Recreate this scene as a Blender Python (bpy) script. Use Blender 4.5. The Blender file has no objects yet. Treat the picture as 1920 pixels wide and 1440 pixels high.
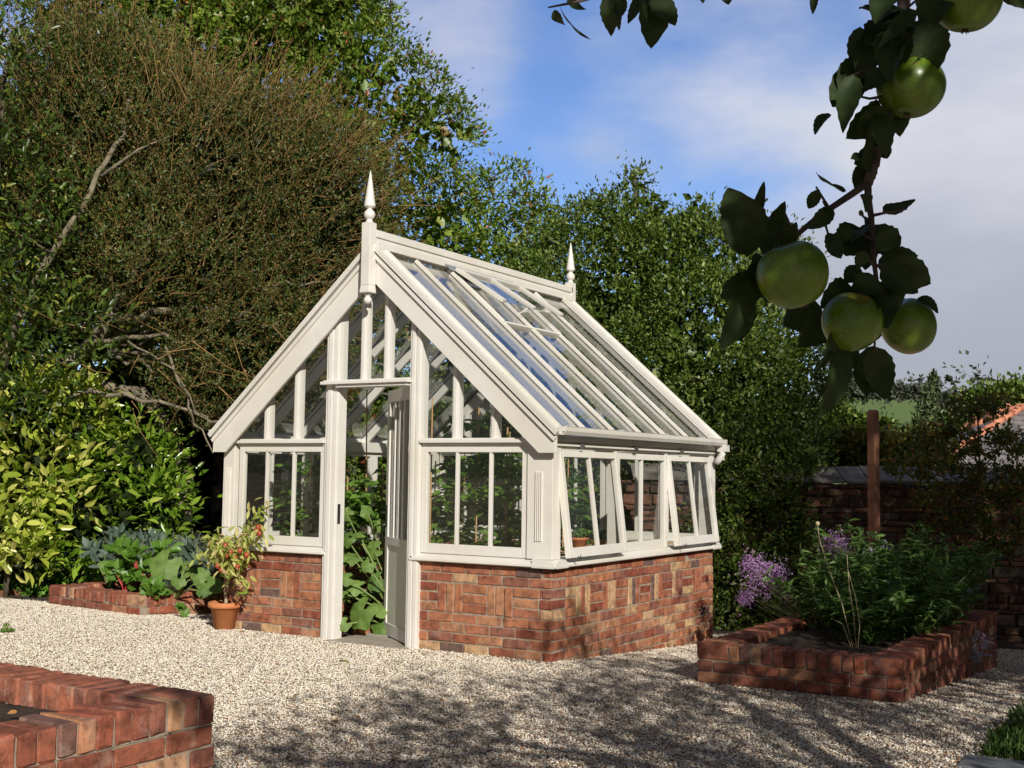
import bpy, math, random
import numpy as np
from mathutils import Vector, Matrix
S = bpy.context.scene
rs = np.random.default_rng(7)
random.seed(7)
# ------------------------------------------------------------------ camera
F = 2241.3
CAM = np.array([4.3026, -7.6688, 1.3679])
YAW, PIT, ROL = 0.5457, 0.0747, 0.0131
fw = np.array([-math.sin(YAW)*math.cos(PIT), math.cos(YAW)*math.cos(PIT), math.sin(PIT)])
_r0 = np.array([math.cos(YAW), math.sin(YAW), 0.0]); _u0 = np.cross(_r0, fw)
rt = _r0*math.cos(ROL) + _u0*math.sin(ROL)
up = -_r0*math.sin(ROL) + _u0*math.cos(ROL)
cd = bpy.data.cameras.new('camera'); cam = bpy.data.objects.new('camera', cd)
S.collection.objects.link(cam)
cam.matrix_world = Matrix(((rt[0], up[0], -fw[0], CAM[0]), (rt[1], up[1], -fw[1], CAM[1]), (rt[2], up[2], -fw[2], CAM[2]), (0, 0, 0, 1)))
cd.sensor_width = 36.0; cd.lens = F/1920*36.0; cd.clip_start = 0.05; cd.clip_end = 4000
S.camera = cam
# ------------------------------------------------------------------ light
SUN = np.array([0.662, -0.609, 0.437]); SUN /= np.linalg.norm(SUN)
EXPO = 0.0
w = bpy.data.worlds.new('World'); S.world = w; w.use_nodes = True
nt = w.node_tree; nt.nodes.clear()
def N(t, kind, **kw):
    n = t.nodes.new(kind)
    for k, v in kw.items(): setattr(n, k, v)
    return n
out = N(nt, 'ShaderNodeOutputWorld'); bg = N(nt, 'ShaderNodeBackground')
sky = N(nt, 'ShaderNodeTexSky', sky_type='NISHITA', sun_disc=False)
sky.sun_elevation = math.asin(SUN[2]); sky.sun_rotation = math.atan2(SUN[0], SUN[1])
sky.altitude = 50; sky.air_density = 1.0; sky.dust_density = 0.4; sky.ozone_density = 1.6
tc = N(nt, 'ShaderNodeTexCoord')
mp = N(nt, 'ShaderNodeMapping'); mp.inputs['Scale'].default_value = (1, 1, 2.4); mp.inputs['Location'].default_value = (3.1, 1.7, 0.4)
nz = N(nt, 'ShaderNodeTexNoise'); nz.inputs['Scale'].default_value = 3.4; nz.inputs['Detail'].default_value = 7; nz.inputs['Roughness'].default_value = 0.52
nt.links.new(tc.outputs['Generated'], mp.inputs[0]); nt.links.new(mp.outputs[0], nz.inputs['Vector'])
def wmath(op, a, b=None, c=None):
    m = N(nt, 'ShaderNodeMath', operation=op)
    for i, v in enumerate((a, b, c)):
        if v is None: continue
        if isinstance(v, (int, float)): m.inputs[i].default_value = v
        else: nt.links.new(v, m.inputs[i])
    return m.outputs[0]
def dirdot(px, py):
    d = fw + rt*(px-960)/F - up*(py-720)/F; d /= np.linalg.norm(d)
    v = N(nt, 'ShaderNodeVectorMath', operation='DOT_PRODUCT'); v.inputs[1].default_value = tuple(d)
    nt.links.new(tc.outputs['Generated'], v.inputs[0]); return v.outputs['Value']
def bank(px, py, a0, a1):       # a soft-edged cloud bank in one part of the sky: 1 inside angle a0, 0 outside a1
    m = N(nt, 'ShaderNodeMapRange', interpolation_type='SMOOTHSTEP')
    nt.links.new(dirdot(px, py), m.inputs[0])
    m.inputs[1].default_value = math.cos(a1); m.inputs[2].default_value = math.cos(a0)
    return m.outputs[0]
b1 = bank(2180, 560, 0.17, 0.34); b2 = bank(800, 90, 0.0, 0.11); b3 = bank(1300, 130, 0.0, 0.13); b4 = bank(1060, 420, 0.0, 0.10); b5 = bank(2350, 780, 0.1, 0.36)
sm = wmath('ADD', wmath('MULTIPLY', b1, 0.42), wmath('MULTIPLY', b2, 0.26))
sm = wmath('ADD', sm, wmath('MULTIPLY', b3, 0.13)); sm = wmath('ADD', sm, wmath('MULTIPLY', b4, 0.18)); sm = wmath('ADD', sm, wmath('MULTIPLY', b5, 0.3))
den = wmath('ADD', sm, nz.outputs['Fac'])
mr = N(nt, 'ShaderNodeMapRange', interpolation_type='SMOOTHSTEP'); nt.links.new(den, mr.inputs[0])
mr.inputs[1].default_value = 0.53; mr.inputs[2].default_value = 0.95; mr.inputs[4].default_value = 0.92
sepz = N(nt, 'ShaderNodeSeparateXYZ'); nt.links.new(tc.outputs['Generated'], sepz.inputs[0])
lift = N(nt, 'ShaderNodeMapRange', interpolation_type='SMOOTHSTEP'); nt.links.new(sepz.outputs[2], lift.inputs[0]); lift.inputs[1].default_value = 0.04; lift.inputs[2].default_value = 0.36; lift.inputs[3].default_value = 0.80; lift.inputs[4].default_value = 1.32
cc = N(nt, 'ShaderNodeValToRGB'); cc.color_ramp.elements[0].position = 0.42; cc.color_ramp.elements[0].color = (5.0, 5.1, 5.7, 1); cc.color_ramp.elements[1].position = 0.62; cc.color_ramp.elements[1].color = (6.2, 6.2, 6.5, 1)
nz2 = N(nt, 'ShaderNodeTexNoise'); nz2.inputs['Scale'].default_value = 4.0; nz2.inputs['Detail'].default_value = 5
nt.links.new(mp.outputs[0], nz2.inputs['Vector']); nt.links.new(nz2.outputs['Fac'], cc.inputs[0])
_g = N(nt, 'ShaderNodeMix', data_type='RGBA', blend_type='MULTIPLY'); _g.inputs[0].default_value = 1; nt.links.new(sky.outputs[0], _g.inputs[6]); _g.inputs[7].default_value = (0.88, 1.05, 1.44, 1); skt = _g.outputs[2]
mxs = N(nt, 'ShaderNodeMix', data_type='RGBA'); nt.links.new(mr.outputs[0], mxs.inputs[0]); nt.links.new(skt, mxs.inputs[6]); ccl = N(nt, 'ShaderNodeVectorMath', operation='SCALE'); nt.links.new(cc.outputs[0], ccl.inputs[0]); nt.links.new(lift.outputs[0], ccl.inputs['Scale']); nt.links.new(ccl.outputs[0], mxs.inputs[7])
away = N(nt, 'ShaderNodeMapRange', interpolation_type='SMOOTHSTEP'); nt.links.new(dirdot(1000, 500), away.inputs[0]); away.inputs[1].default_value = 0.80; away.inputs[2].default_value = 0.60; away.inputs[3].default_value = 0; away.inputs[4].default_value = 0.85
mxd = N(nt, 'ShaderNodeMix', data_type='RGBA'); nt.links.new(away.outputs[0], mxd.inputs[0]); nt.links.new(mxs.outputs[2], mxd.inputs[6]); mxd.inputs[7].default_value = (1.15, 1.02, 0.88, 1)   # added dark tone off view, behind and above the camera, to lower ambient light
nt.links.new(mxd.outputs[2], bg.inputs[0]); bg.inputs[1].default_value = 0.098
nt.links.new(bg.outputs[0], out.inputs[0])
sl = bpy.data.lights.new('sun', 'SUN'); sl.energy = 5.0; sl.angle = math.radians(0.53); sl.color = (1.0, 0.945, 0.85)
so = bpy.data.objects.new('sun', sl); S.collection.objects.link(so)
so.rotation_euler = Vector(SUN).to_track_quat('Z', 'Y').to_euler()
S.view_settings.view_transform = 'Standard'; S.view_settings.look = 'None'; S.view_settings.exposure = EXPO; S.view_settings.gamma = 1
S.render.engine = 'CYCLES'
S.cycles.max_bounces = 8; S.cycles.diffuse_bounces = 3; S.cycles.glossy_bounces = 4; S.cycles.transmission_bounces = 4; S.cycles.transparent_max_bounces = 32
S.cycles.caustics_reflective = False; S.cycles.caustics_refractive = False
# ------------------------------------------------------------------ helpers
def at(px, py, depth): return CAM + (fw + rt*(px-960)/F - up*(py-720)/F)*depth
def gz(x, y): return -0.065*np.clip(y, 0, 12)
def on_ground(px, py):
    d = fw + rt*(px-960)/F - up*(py-720)/F
    t = -CAM[2]/d[2]
    if CAM[1]+t*d[1] > 0: t = (-CAM[2]-0.065*CAM[1])/(d[2]+0.065*d[1])
    return CAM + d*t
def props(o, label=None, cat=None, group=None, kind=None):
    if label: o['label'] = label
    if cat: o['category'] = cat
    if group: o['group'] = group
    if kind: o['kind'] = kind
    return o
def thing(name, label, cat, loc=(0, 0, 0), group=None):
    o = bpy.data.objects.new(name, None); S.collection.objects.link(o); o.location = tuple(float(v) for v in loc); o.empty_display_size = 0.1
    return props(o, label, cat, group)
def rootloc(o):
    while o.parent: o = o.parent
    return np.array(o.location)
def link_mesh(name, me, parent=None, world=True):
    o = bpy.data.objects.new(name, me); S.collection.objects.link(o)
    if parent is not None:
        if world:
            L = rootloc(parent); me.transform(Matrix.Translation(tuple(-L)))
        o.parent = parent
    return o
def fast(name, V, T, mats, parent=None, mi=None, smooth=False, world=True):   # all-triangle mesh from numpy arrays
    me = bpy.data.meshes.new(name); V = np.asarray(V, np.float32); T = np.asarray(T, np.int32)
    me.vertices.add(len(V)); me.vertices.foreach_set('co', V.ravel())
    me.loops.add(T.size); me.loops.foreach_set('vertex_index', T.ravel())
    me.polygons.add(len(T)); me.polygons.foreach_set('loop_start', np.arange(0, T.size, 3, dtype=np.int32))
    if mi is not None: me.polygons.foreach_set('material_index', np.asarray(mi, np.int32))
    if smooth: me.polygons.foreach_set('use_smooth', np.ones(len(T), bool))
    for m in (mats if isinstance(mats, (list, tuple)) else [mats]): me.materials.append(m)
    me.update(calc_edges=True)
    return link_mesh(name, me, parent, world)
class MB:
    def __init__(s): s.v = []; s.f = []; s.m = []; s.sm = []
    def add(s, vs, fs, m=0, smooth=False):
        b = len(s.v); s.v.extend([tuple(float(c) for c in v) for v in vs]); s.f.extend([tuple(b+i for i in f) for f in fs]); s.m.extend([m]*len(fs)); s.sm.extend([smooth]*len(fs)); return s
    def box(s, p0, p1, m=0):
        x0, y0, z0 = (min(a, b) for a, b in zip(p0, p1)); x1, y1, z1 = (max(a, b) for a, b in zip(p0, p1))
        return s.add([(x0,y0,z0),(x1,y0,z0),(x1,y1,z0),(x0,y1,z0),(x0,y0,z1),(x1,y0,z1),(x1,y1,z1),(x0,y1,z1)],
                     [(0,3,2,1),(4,5,6,7),(0,1,5,4),(1,2,6,5),(2,3,7,6),(3,0,4,7)], m)
    def obox(s, o, u, v, n, a, b, c, m=0):   # box from corner o along unit axes u,v,n
        o, u, v, n = map(np.array, (o, u, v, n)); P = [o+u*a*i+v*b*j+n*c*k for k in (0, 1) for j in (0, 1) for i in (0, 1)]
        return s.add(P, [(0,2,3,1),(4,5,7,6),(0,1,5,4),(1,3,7,5),(3,2,6,7),(2,0,4,6)], m)
    def beam(s, a, b, wd, ht, upv=(0, 0, 1), m=0):   # centred on line a-b; wd sideways, ht along upv-ish
        a = np.array(a, float); b = np.array(b, float); d = b-a; L = np.linalg.norm(d); d /= L
        sd = np.cross(d, upv); sd /= np.linalg.norm(sd); n = np.cross(sd, d)
        return s.obox(a-sd*wd/2-n*ht/2, d, sd, n, L, wd, ht, m)
    def prism(s, poly, ax, a, b, m=0):   # poly of 2D points in the plane normal to axis ax, extruded a..b
        def P(p, t):
            q = list(p); q.insert(ax, t); return q
        n = len(poly)
        return s.add([P(p, a) for p in poly]+[P(p, b) for p in poly], [tuple(range(n))[::-1], tuple(range(n, 2*n))]+[(i, (i+1) % n, n+(i+1) % n, n+i) for i in range(n)], m)
    def tube(s, pts, rad, n=8, m=0, smooth=True, cap=True):
        pts = [np.array(p, float) for p in pts]
        if not hasattr(rad, '__len__'): rad = [rad]*len(pts)
        V = []; ref = np.array([0.3, 0.2, 1.0])
        for i, p in enumerate(pts):
            d = pts[min(i+1, len(pts)-1)]-pts[max(i-1, 0)]; d = d/(np.linalg.norm(d)+1e-9)
            a = np.cross(d, ref)
            if np.linalg.norm(a) < 1e-3: a = np.cross(d, (1, 0, 0))
            a /= np.linalg.norm(a); b = np.cross(d, a); ref = np.cross(a, d)
            V += [p+rad[i]*(a*math.cos(2*math.pi*k/n)+b*math.sin(2*math.pi*k/n)) for k in range(n)]
        Fc = [(i*n+k, i*n+(k+1) % n, (i+1)*n+(k+1) % n, (i+1)*n+k) for i in range(len(pts)-1) for k in range(n)]
        s.add(V, Fc, m, smooth)
        if cap:
            b = len(s.v)-len(V); s.f += [tuple(b+k for k in range(n))[::-1], tuple(b+(len(pts)-1)*n+k for k in range(n))]; s.m += [m, m]; s.sm += [False, False]
        return s
    def lathe(s, prof, o, n=20, m=0, smooth=True):
        V = [(o[0]+r*math.cos(2*math.pi*k/n), o[1]+r*math.sin(2*math.pi*k/n), o[2]+z) for r, z in prof for k in range(n)]
        return s.add(V, [(i*n+k, i*n+(k+1) % n, (i+1)*n+(k+1) % n, (i+1)*n+k) for i in range(len(prof)-1) for k in range(n)], m, smooth)
    def build(s, name, mats, parent=None, world=True, bevel=0):
        me = bpy.data.meshes.new(name); me.from_pydata(s.v, [], s.f)
        for m in (mats if isinstance(mats, (list, tuple)) else [mats]): me.materials.append(m)
        me.polygons.foreach_set('material_index', s.m); me.polygons.foreach_set('use_smooth', s.sm); me.update()
        o = link_mesh(name, me, parent, world)
        if bevel:
            b = o.modifiers.new('bevel', 'BEVEL'); b.width = bevel; b.segments = 2; b.limit_method = 'ANGLE'; b.angle_limit = 0.6
        return o
# ------------------------------------------------------------------ materials
def newmat(name):
    m = bpy.data.materials.new(name); m.use_nodes = True; t = m.node_tree; b = t.nodes['Principled BSDF']; return m, t, b
def ramp(t, fac, stops, const=False):
    r = N(t, 'ShaderNodeValToRGB'); e = r.color_ramp.elements
    while len(e) < len(stops): e.new(0.5)
    for i, (p, c) in enumerate(stops): e[i].position = p; e[i].color = (*c, 1)
    if const: r.color_ramp.interpolation = 'CONSTANT'
    t.links.new(fac, r.inputs[0]); return r.outputs[0]
def noise(t, scale, detail=4, rough=0.55, coord='Object', dist=0):
    c = N(t, 'ShaderNodeTexCoord'); n = N(t, 'ShaderNodeTexNoise'); n.inputs['Scale'].default_value = scale; n.inputs['Detail'].default_value = detail; n.inputs['Roughness'].default_value = rough; n.inputs['Distortion'].default_value = dist
    t.links.new(c.outputs[coord], n.inputs['Vector']); return n.outputs['Fac']
def mixc(t, fac, a, b, mode='MIX'):
    m = N(t, 'ShaderNodeMix', data_type='RGBA', blend_type=mode)
    for i, v in ((0, fac), (6, a), (7, b)):
        if isinstance(v, (int, float)): m.inputs[i].default_value = v
        elif isinstance(v, tuple): m.inputs[i].default_value = (*v, 1)
        else: t.links.new(v, m.inputs[i])
    return m.outputs[2]
def bump(t, b, h, strength, dist=0.01):
    n = N(t, 'ShaderNodeBump'); n.inputs['Strength'].default_value = strength; n.inputs['Distance'].default_value = dist
    t.links.new(h, n.inputs['Height']); t.links.new(n.outputs[0], b.inputs['Normal'])
def island(t):
    return N(t, 'ShaderNodeNewGeometry').outputs['Random Per Island']
def simple(name, c1, c2, scale=6, rough=0.7, bs=0.3, bd=0.004, bscale=None, detail=5, spec=0.5):
    m, t, b = newmat(name); f = noise(t, scale, detail)
    t.links.new(ramp(t, f, [(0.32, c1), (0.68, c2)]), b.inputs['Base Color']); b.inputs['Roughness'].default_value = rough
    b.inputs['Specular IOR Level'].default_value = spec
    if bs: bump(t, b, noise(t, bscale or scale*6, 4), bs, bd)
    return m
def leafmat(name, stops, rough=0.38, trans=0.25, tcol=None, vary=(0.75, 1.25), vs=1.5, spec=0.5):
    m, t, b = newmat(name); r = island(t); col = ramp(t, r, stops)
    v = N(t, 'ShaderNodeMapRange'); t.links.new(noise(t, vs, 3), v.inputs[0]); v.inputs[1].default_value = 0.3; v.inputs[2].default_value = 0.7; v.inputs[3].default_value = vary[0]; v.inputs[4].default_value = vary[1]
    hs = N(t, 'ShaderNodeHueSaturation'); t.links.new(col, hs.inputs['Color']); t.links.new(v.outputs[0], hs.inputs['Value'])
    t.links.new(hs.outputs[0], b.inputs['Base Color']); b.inputs['Roughness'].default_value = rough; b.inputs['Specular IOR Level'].default_value = spec
    if trans:
        tr = N(t, 'ShaderNodeBsdfTranslucent'); mx = N(t, 'ShaderNodeMixShader'); mx.inputs[0].default_value = trans
        t.links.new(mixc(t, 1.0, hs.outputs[0], tcol or (1.0, 1.25, 0.5), 'MULTIPLY'), tr.inputs[0])
        t.links.new(b.outputs[0], mx.inputs[1]); t.links.new(tr.outputs[0], mx.inputs[2])
        t.links.new(mx.outputs[0], t.nodes['Material Output'].inputs[0])
    return m
def paintmat(name, c, rough=0.42):
    m, t, b = newmat(name); f = noise(t, 9, 6); g = noise(t, 1.1, 3)
    base = ramp(t, f, [(0.3, tuple(x*0.94 for x in c)), (0.7, c)])
    # dust and green algae stains low down in patches
    st = ramp(t, g, [(0.45, (1, 1, 1)), (0.62, (0.93, 0.92, 0.88)), (0.8, (0.82, 0.82, 0.75))])
    t.links.new(mixc(t, 1.0, base, st, 'MULTIPLY'), b.inputs['Base Color']); b.inputs['Roughness'].default_value = rough
    c_ = N(t, 'ShaderNodeTexCoord'); mp_ = N(t, 'ShaderNodeMapping'); mp_.inputs['Scale'].default_value = (30, 30, 4)
    n_ = N(t, 'ShaderNodeTexNoise'); n_.inputs['Scale'].default_value = 3; n_.inputs['Detail'].default_value = 5
    t.links.new(c_.outputs['Object'], mp_.inputs[0]); t.links.new(mp_.outputs[0], n_.inputs['Vector']); bump(t, b, n_.outputs['Fac'], 0.25, 0.002)
    return m
M = {}
M['paint'] = paintmat('cream_paint', (0.735, 0.712, 0.665))
M['seal'] = simple('dark_seal', (0.05, 0.05, 0.05), (0.09, 0.085, 0.08), bs=0)
M['lead'] = simple('lead_flashing', (0.16, 0.17, 0.18), (0.3, 0.31, 0.33), 20, 0.45)
M['iron'] = simple('black_iron', (0.015, 0.015, 0.015), (0.04, 0.04, 0.04), 20, 0.4)
def glassmat(name, tint=(0.985, 0.99, 0.985), f0=0.04, dirt=0.05, pw=5.0):
    m, t, b = newmat(name); t.nodes.remove(b)
    lw = N(t, 'ShaderNodeLayerWeight'); lw.inputs[0].default_value = 0.5
    p = N(t, 'ShaderNodeMath', operation='POWER'); t.links.new(lw.outputs['Facing'], p.inputs[0]); p.inputs[1].default_value = pw
    ma = N(t, 'ShaderNodeMath', operation='MULTIPLY_ADD'); t.links.new(p.outputs[0], ma.inputs[0]); ma.inputs[1].default_value = 1-f0; ma.inputs[2].default_value = f0
    tr = N(t, 'ShaderNodeBsdfTransparent'); tr.inputs[0].default_value = (*tint, 1)
    gl = N(t, 'ShaderNodeBsdfGlossy'); gl.inputs['Roughness'].default_value = 0.015
    bp = N(t, 'ShaderNodeBump'); bp.inputs['Strength'].default_value = 0.05; bp.inputs['Distance'].default_value = 0.01; t.links.new(noise(t, 3.0, 1), bp.inputs['Height']); t.links.new(bp.outputs[0], gl.inputs['Normal'])
    mx = N(t, 'ShaderNodeMixShader'); t.links.new(ma.outputs[0], mx.inputs[0]); t.links.new(tr.outputs[0], mx.inputs[1]); t.links.new(gl.outputs[0], mx.inputs[2])
    df = N(t, 'ShaderNodeBsdfDiffuse'); df.inputs[0].default_value = (0.5, 0.5, 0.46, 1)
    m2 = N(t, 'ShaderNodeMixShader')
    dm = N(t, 'ShaderNodeMapRange'); t.links.new(noise(t, 2.2, 6, 0.65), dm.inputs[0]); dm.inputs[1].default_value = 0.45; dm.inputs[2].default_value = 0.75; dm.inputs[3].default_value = dirt*0.25; dm.inputs[4].default_value = dirt*1.6
    t.links.new(dm.outputs[0], m2.inputs[0]); t.links.new(mx.outputs[0], m2.inputs[1]); t.links.new(df.outputs[0], m2.inputs[2])
    t.links.new(m2.outputs[0], t.nodes['Material Output'].inputs[0]); return m
M['glass'] = glassmat('window_glass', dirt=0.006)
M['roofglass'] = glassmat('roof_glass', f0=0.06, dirt=0.010, pw=3.4)
def brickmat(name, mul=1.0):
    m, t, b = newmat(name); r = island(t)
    col = ramp(t, r, [(0.0, (0.29, 0.105, 0.058)), (0.16, (0.36, 0.15, 0.080)), (0.30, (0.23, 0.068, 0.042)), (0.42, (0.39, 0.19, 0.105)), (0.54, (0.46, 0.29, 0.165)), (0.62, (0.32, 0.12, 0.066)), (0.74, (0.36, 0.145, 0.085)), (0.82, (0.24, 0.10, 0.07)), (0.90, (0.155, 0.095, 0.08)), (0.95, (0.47, 0.31, 0.17))], True)
    mot = ramp(t, noise(t, 16, 8, 0.7), [(0.33, (0.45, 0.42, 0.42)), (0.5, (1, 1, 1)), (0.68, (1.45, 1.35, 1.2))])
    col = mixc(t, 1.0, col, mot, 'MULTIPLY')
    ef = ramp(t, noise(t, 7, 7, 0.7), [(0.56, (0, 0, 0)), (0.72, (0.5, 0.5, 0.5))])
    col = mixc(t, ef, col, (0.47, 0.37, 0.30))
    t.links.new(col, b.inputs['Base Color']); b.inputs['Roughness'].default_value = 0.85; b.inputs['Specular IOR Level'].default_value = 0.25
    bump(t, b, noise(t, 85, 8, 0.72), 0.8, 0.006); return m
M['brick'] = brickmat('weathered_brick')
M['bedbrick'] = brickmat('red_bed_brick')
_r = [n for n in M['bedbrick'].node_tree.nodes if n.type == 'VALTORGB'][0].color_ramp
for _e, _c in zip(_r.elements, ((.27, .092, .056), (.32, .12, .074), (.23, .075, .048), (.30, .11, .068), (.42, .20, .115), (.29, .088, .052), (.34, .115, .068), (.24, .095, .066), (.19, .10, .08), (.45, .26, .155))): _e.color = (*_c, 1)
M['mortar'] = simple('lime_mortar', (0.23, 0.18, 0.135), (0.38, 0.31, 0.235), 18, 0.95, 0.6, 0.004, 120)
M['soil'] = simple('dark_soil', (0.02, 0.013, 0.009), (0.065, 0.042, 0.028), 14, 0.95, 1.0, 0.02, 60)
M['bark'] = simple('mossy_bark', (0.09, 0.075, 0.05), (0.26, 0.22, 0.15), 7, 0.9, 0.8, 0.01, 40)
M['bark2'] = simple('dark_bark', (0.04, 0.03, 0.022), (0.12, 0.095, 0.065), 7, 0.9, 0.8, 0.01, 40)
M['applebark'] = simple('apple_bark', (0.035, 0.022, 0.02), (0.09, 0.06, 0.05), 60, 0.8, 0.5, 0.001, 400)
M['terracotta'] = simple('terracotta', (0.50, 0.17, 0.06), (0.60, 0.235, 0.09), 8, 0.8, 0.2, 0.002, 80)
M['wood'] = simple('stained_wood', (0.16, 0.065, 0.035), (0.27, 0.12, 0.07), 5, 0.75, 0.4, 0.003, 60)
M['bench'] = simple('bench_wood', (0.42, 0.28, 0.16), (0.55, 0.40, 0.24), 5, 0.7, 0.3, 0.003, 60)
M['cane'] = simple('bamboo_cane', (0.36, 0.19, 0.08), (0.50, 0.32, 0.15), 20, 0.6, 0)
M['slab'] = simple('stone_slab', (0.30, 0.26, 0.21), (0.42, 0.37, 0.30), 9, 0.9, 0.5, 0.004, 60)
M['bluestone'] = simple('edging_stone', (0.10, 0.11, 0.12), (0.18, 0.19, 0.20), 9, 0.9, 0.5, 0.004, 60)
M['slate'] = simple('roof_slate', (0.13, 0.13, 0.15), (0.25, 0.24, 0.26), 3, 0.6, 0.3, 0.01, 30)
M['tile'] = simple('terracotta_tile', (0.50, 0.18, 0.10), (0.66, 0.28, 0.17), 4, 0.8, 0.3, 0.01, 30)
M['render'] = simple('rendered_wall', (0.3, 0.26, 0.22), (0.42, 0.38, 0.33), 3, 0.9, 0.3)
# ------------------------------------------------------------------ leaves (bulk)
RH = (np.array([(0, 0, 0), (.42, .5, .10), (1, 0, -.06), (.42, -.5, .10)]), np.array([(0, 2, 1), (0, 3, 2)]))
OV = (np.array([(0, 0, 0), (.22, .36, .06), (.60, .42, .04), (1, 0, -.16), (.60, -.42, .04), (.22, -.36, .06), (.45, 0, -.04)]), np.array([(6, 1, 0), (6, 2, 1), (6, 3, 2), (6, 4, 3), (6, 5, 4), (6, 0, 5)]))
def unit(a): return a/(np.linalg.norm(a, axis=-1, keepdims=True)+1e-9)
def leafset(P, D, Nn, L, W, tpl=RH):
    """P base points, D directions, Nn up-normals, L lengths, W widths -> verts, tris"""
    n = len(P); D = unit(D); B = unit(np.cross(Nn, D)); U = np.cross(D, B)
    tv, tf = tpl; L = np.broadcast_to(L, n)[:, None, None]; Wd = np.broadcast_to(W, n)[:, None, None]
    V = P[:, None, :] + D[:, None, :]*tv[None, :, 0:1]*L + B[:, None, :]*tv[None, :, 1:2]*Wd + U[:, None, :]*tv[None, :, 2:3]*L
    T = tf[None, :, :] + (np.arange(n)*len(tv))[:, None, None]
    return V.reshape(-1, 3), T.reshape(-1, 3)
def tubeset(A, Bm, C, r0, r1, mid=None):
    """many thin 3-sided twigs through A,Bm,C"""
    n = len(A); pts = np.stack([A, Bm, C], 1); rr = np.stack([np.broadcast_to(r0, n), np.broadcast_to((np.asarray(r0)+r1)/2, n), np.broadcast_to(r1, n)], 1)
    d = unit(C-A); a = unit(np.cross(d, rs.normal(size=(n, 3)))); b = np.cross(d, a); ang = np.arange(3)*2*math.pi/3
    ring = a[:, None, None, :]*np.cos(ang)[None, None, :, None] + b[:, None, None, :]*np.sin(ang)[None, None, :, None]
    V = pts[:, :, None, :] + ring*rr[:, :, None, None]
    f = []
    for i in range(2):
        for k in range(3):
            k2 = (k+1) % 3; f += [(i*3+k, i*3+k2, i*3+3+k2), (i*3+k, i*3+3+k2, i*3+3+k)]
    T = np.array(f)[None]+(np.arange(n)*9)[:, None, None]
    return V.reshape(-1, 3), T.reshape(-1, 3)
def join(sets):
    Vs, Ts, b = [], [], 0
    for V, T in sets: Vs.append(V); Ts.append(T+b); b += len(V)
    return np.concatenate(Vs), np.concatenate(Ts)
BAS = np.stack([rt, up, fw])          # ellipsoid axes
def pb(px, py, dep, rx, ry=None, rd=None):   # a crown blob given where it stands: centre, radii in metres
    ry = ry or rx; k = dep/F; c = at(px, py, dep); return (c, np.array([rx*k, ry*k, (rd if rd else rx*k*0.8)]))
def crown_pts(blobs, n, rng, lo=0.72, hi=1.03, trim=0.80):
    vol = np.array([(b[1][0]*b[1][1]*b[1][2])**(2/3) for b in blobs]); cnt = rng.multinomial(n, vol/vol.sum()); P, O = [], []
    for (c, r), k in zip(blobs, cnt):
        d = unit(rng.normal(size=(k, 3))); rad = lo+(hi-lo)*rng.random((k, 1))**0.6
        p = c + (d*r*rad)@BAS; o = unit((d/r)@BAS); keep = np.ones(k, bool)
        for c2, r2 in blobs:
            if c2 is c: continue
            q = ((p-c2)@BAS.T)/r2; keep &= (q**2).sum(1) > trim**2
        P.append(p[keep]); O.append(o[keep])
    return np.concatenate(P), np.concatenate(O)
def crown(blobs, nclump, nleaf, cr, L, W, rng, tpl=RH, upb=0.35, lo=0.72, hi=1.04, trim=0.80, outw=0.5, minz=None, front=None, lump=1.0, lumpsize=.75):
    C, O = crown_pts(blobs, nclump, rng, lo, hi, trim)
    if front is not None:   # thin out the side the sun and the garden never see
        k = (O@(-fw) > -0.25) | (rng.random(len(C)) < front); C, O = C[k], O[k]
    if lump:
        q = C/lumpsize+lump*7.3; f = np.sin(q[:, 0]*2.1+np.sin(q[:, 1]*1.7+1))+np.sin(q[:, 1]*2.3+np.sin(q[:, 2]*1.9))+np.sin(q[:, 2]*2.6+np.sin(q[:, 0]*2.2+2)); f = f+.5*np.sin(C@np.array([7.1, 5.3, 6.2])/lumpsize)
        C = C+O*(f*.17*lumpsize)[:, None]; k = (f > -1.15) | (rng.random(len(C)) < .25); C, O = C[k], O[k]
    sc = 0.5+rng.random(len(C))*0.9; k = len(C)
    idx = np.repeat(np.arange(k), nleaf); n = len(idx)
    off = rng.normal(size=(n, 3))*cr*sc[idx][:, None]*np.array([1, 1, 0.75]); P = C[idx]+off
    D = unit(O[idx]*outw + unit(off)*0.6 + rng.normal(size=(n, 3))*0.45 + np.array([0, 0, upb]))
    Nn = unit(rng.normal(size=(n, 3))*0.6+np.array([0, 0, 0.8])+O[idx]*0.5)
    if minz is not None:
        kk = P[:, 2] > minz; P, D, Nn = P[kk], D[kk], Nn[kk]; n = len(P)
    s = 0.7+rng.random(n)*0.6
    return leafset(P, D, Nn, L*s, W*s, tpl)
def core(blobs, n, L, W, rng, minz=None):     # leaves deep inside the crown
    vol = np.array([(b[1][0]*b[1][1]*b[1][2]) for b in blobs]); cnt = rng.multinomial(n, vol/vol.sum()); P = []
    for (c, r), k in zip(blobs, cnt): P.append(c+(unit(rng.normal(size=(k, 3)))*r*(rng.random((k, 1))**0.5)*0.74)@BAS)
    P = np.concatenate(P)
    if minz is not None: P = P[P[:, 2] > minz]
    n = len(P); return leafset(P, rng.normal(size=(n, 3)), rng.normal(size=(n, 3)), L, W)
def limb(mb, pts, r0, r1, n=8, wob=0.0, sub=3):
    pts = [np.array(p, float) for p in pts]; out = []
    for i in range(len(pts)-1):
        for k in range(sub):
            t = k/sub; p = pts[i]*(1-t)+pts[i+1]*t
            if 0 < i or k: p = p+rs.normal(size=3)*wob
            out.append(p)
    out.append(pts[-1]); m = len(out)
    mb.tube(out, [r0+(r1-r0)*(i/(m-1)) for i in range(m)], n)
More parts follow.
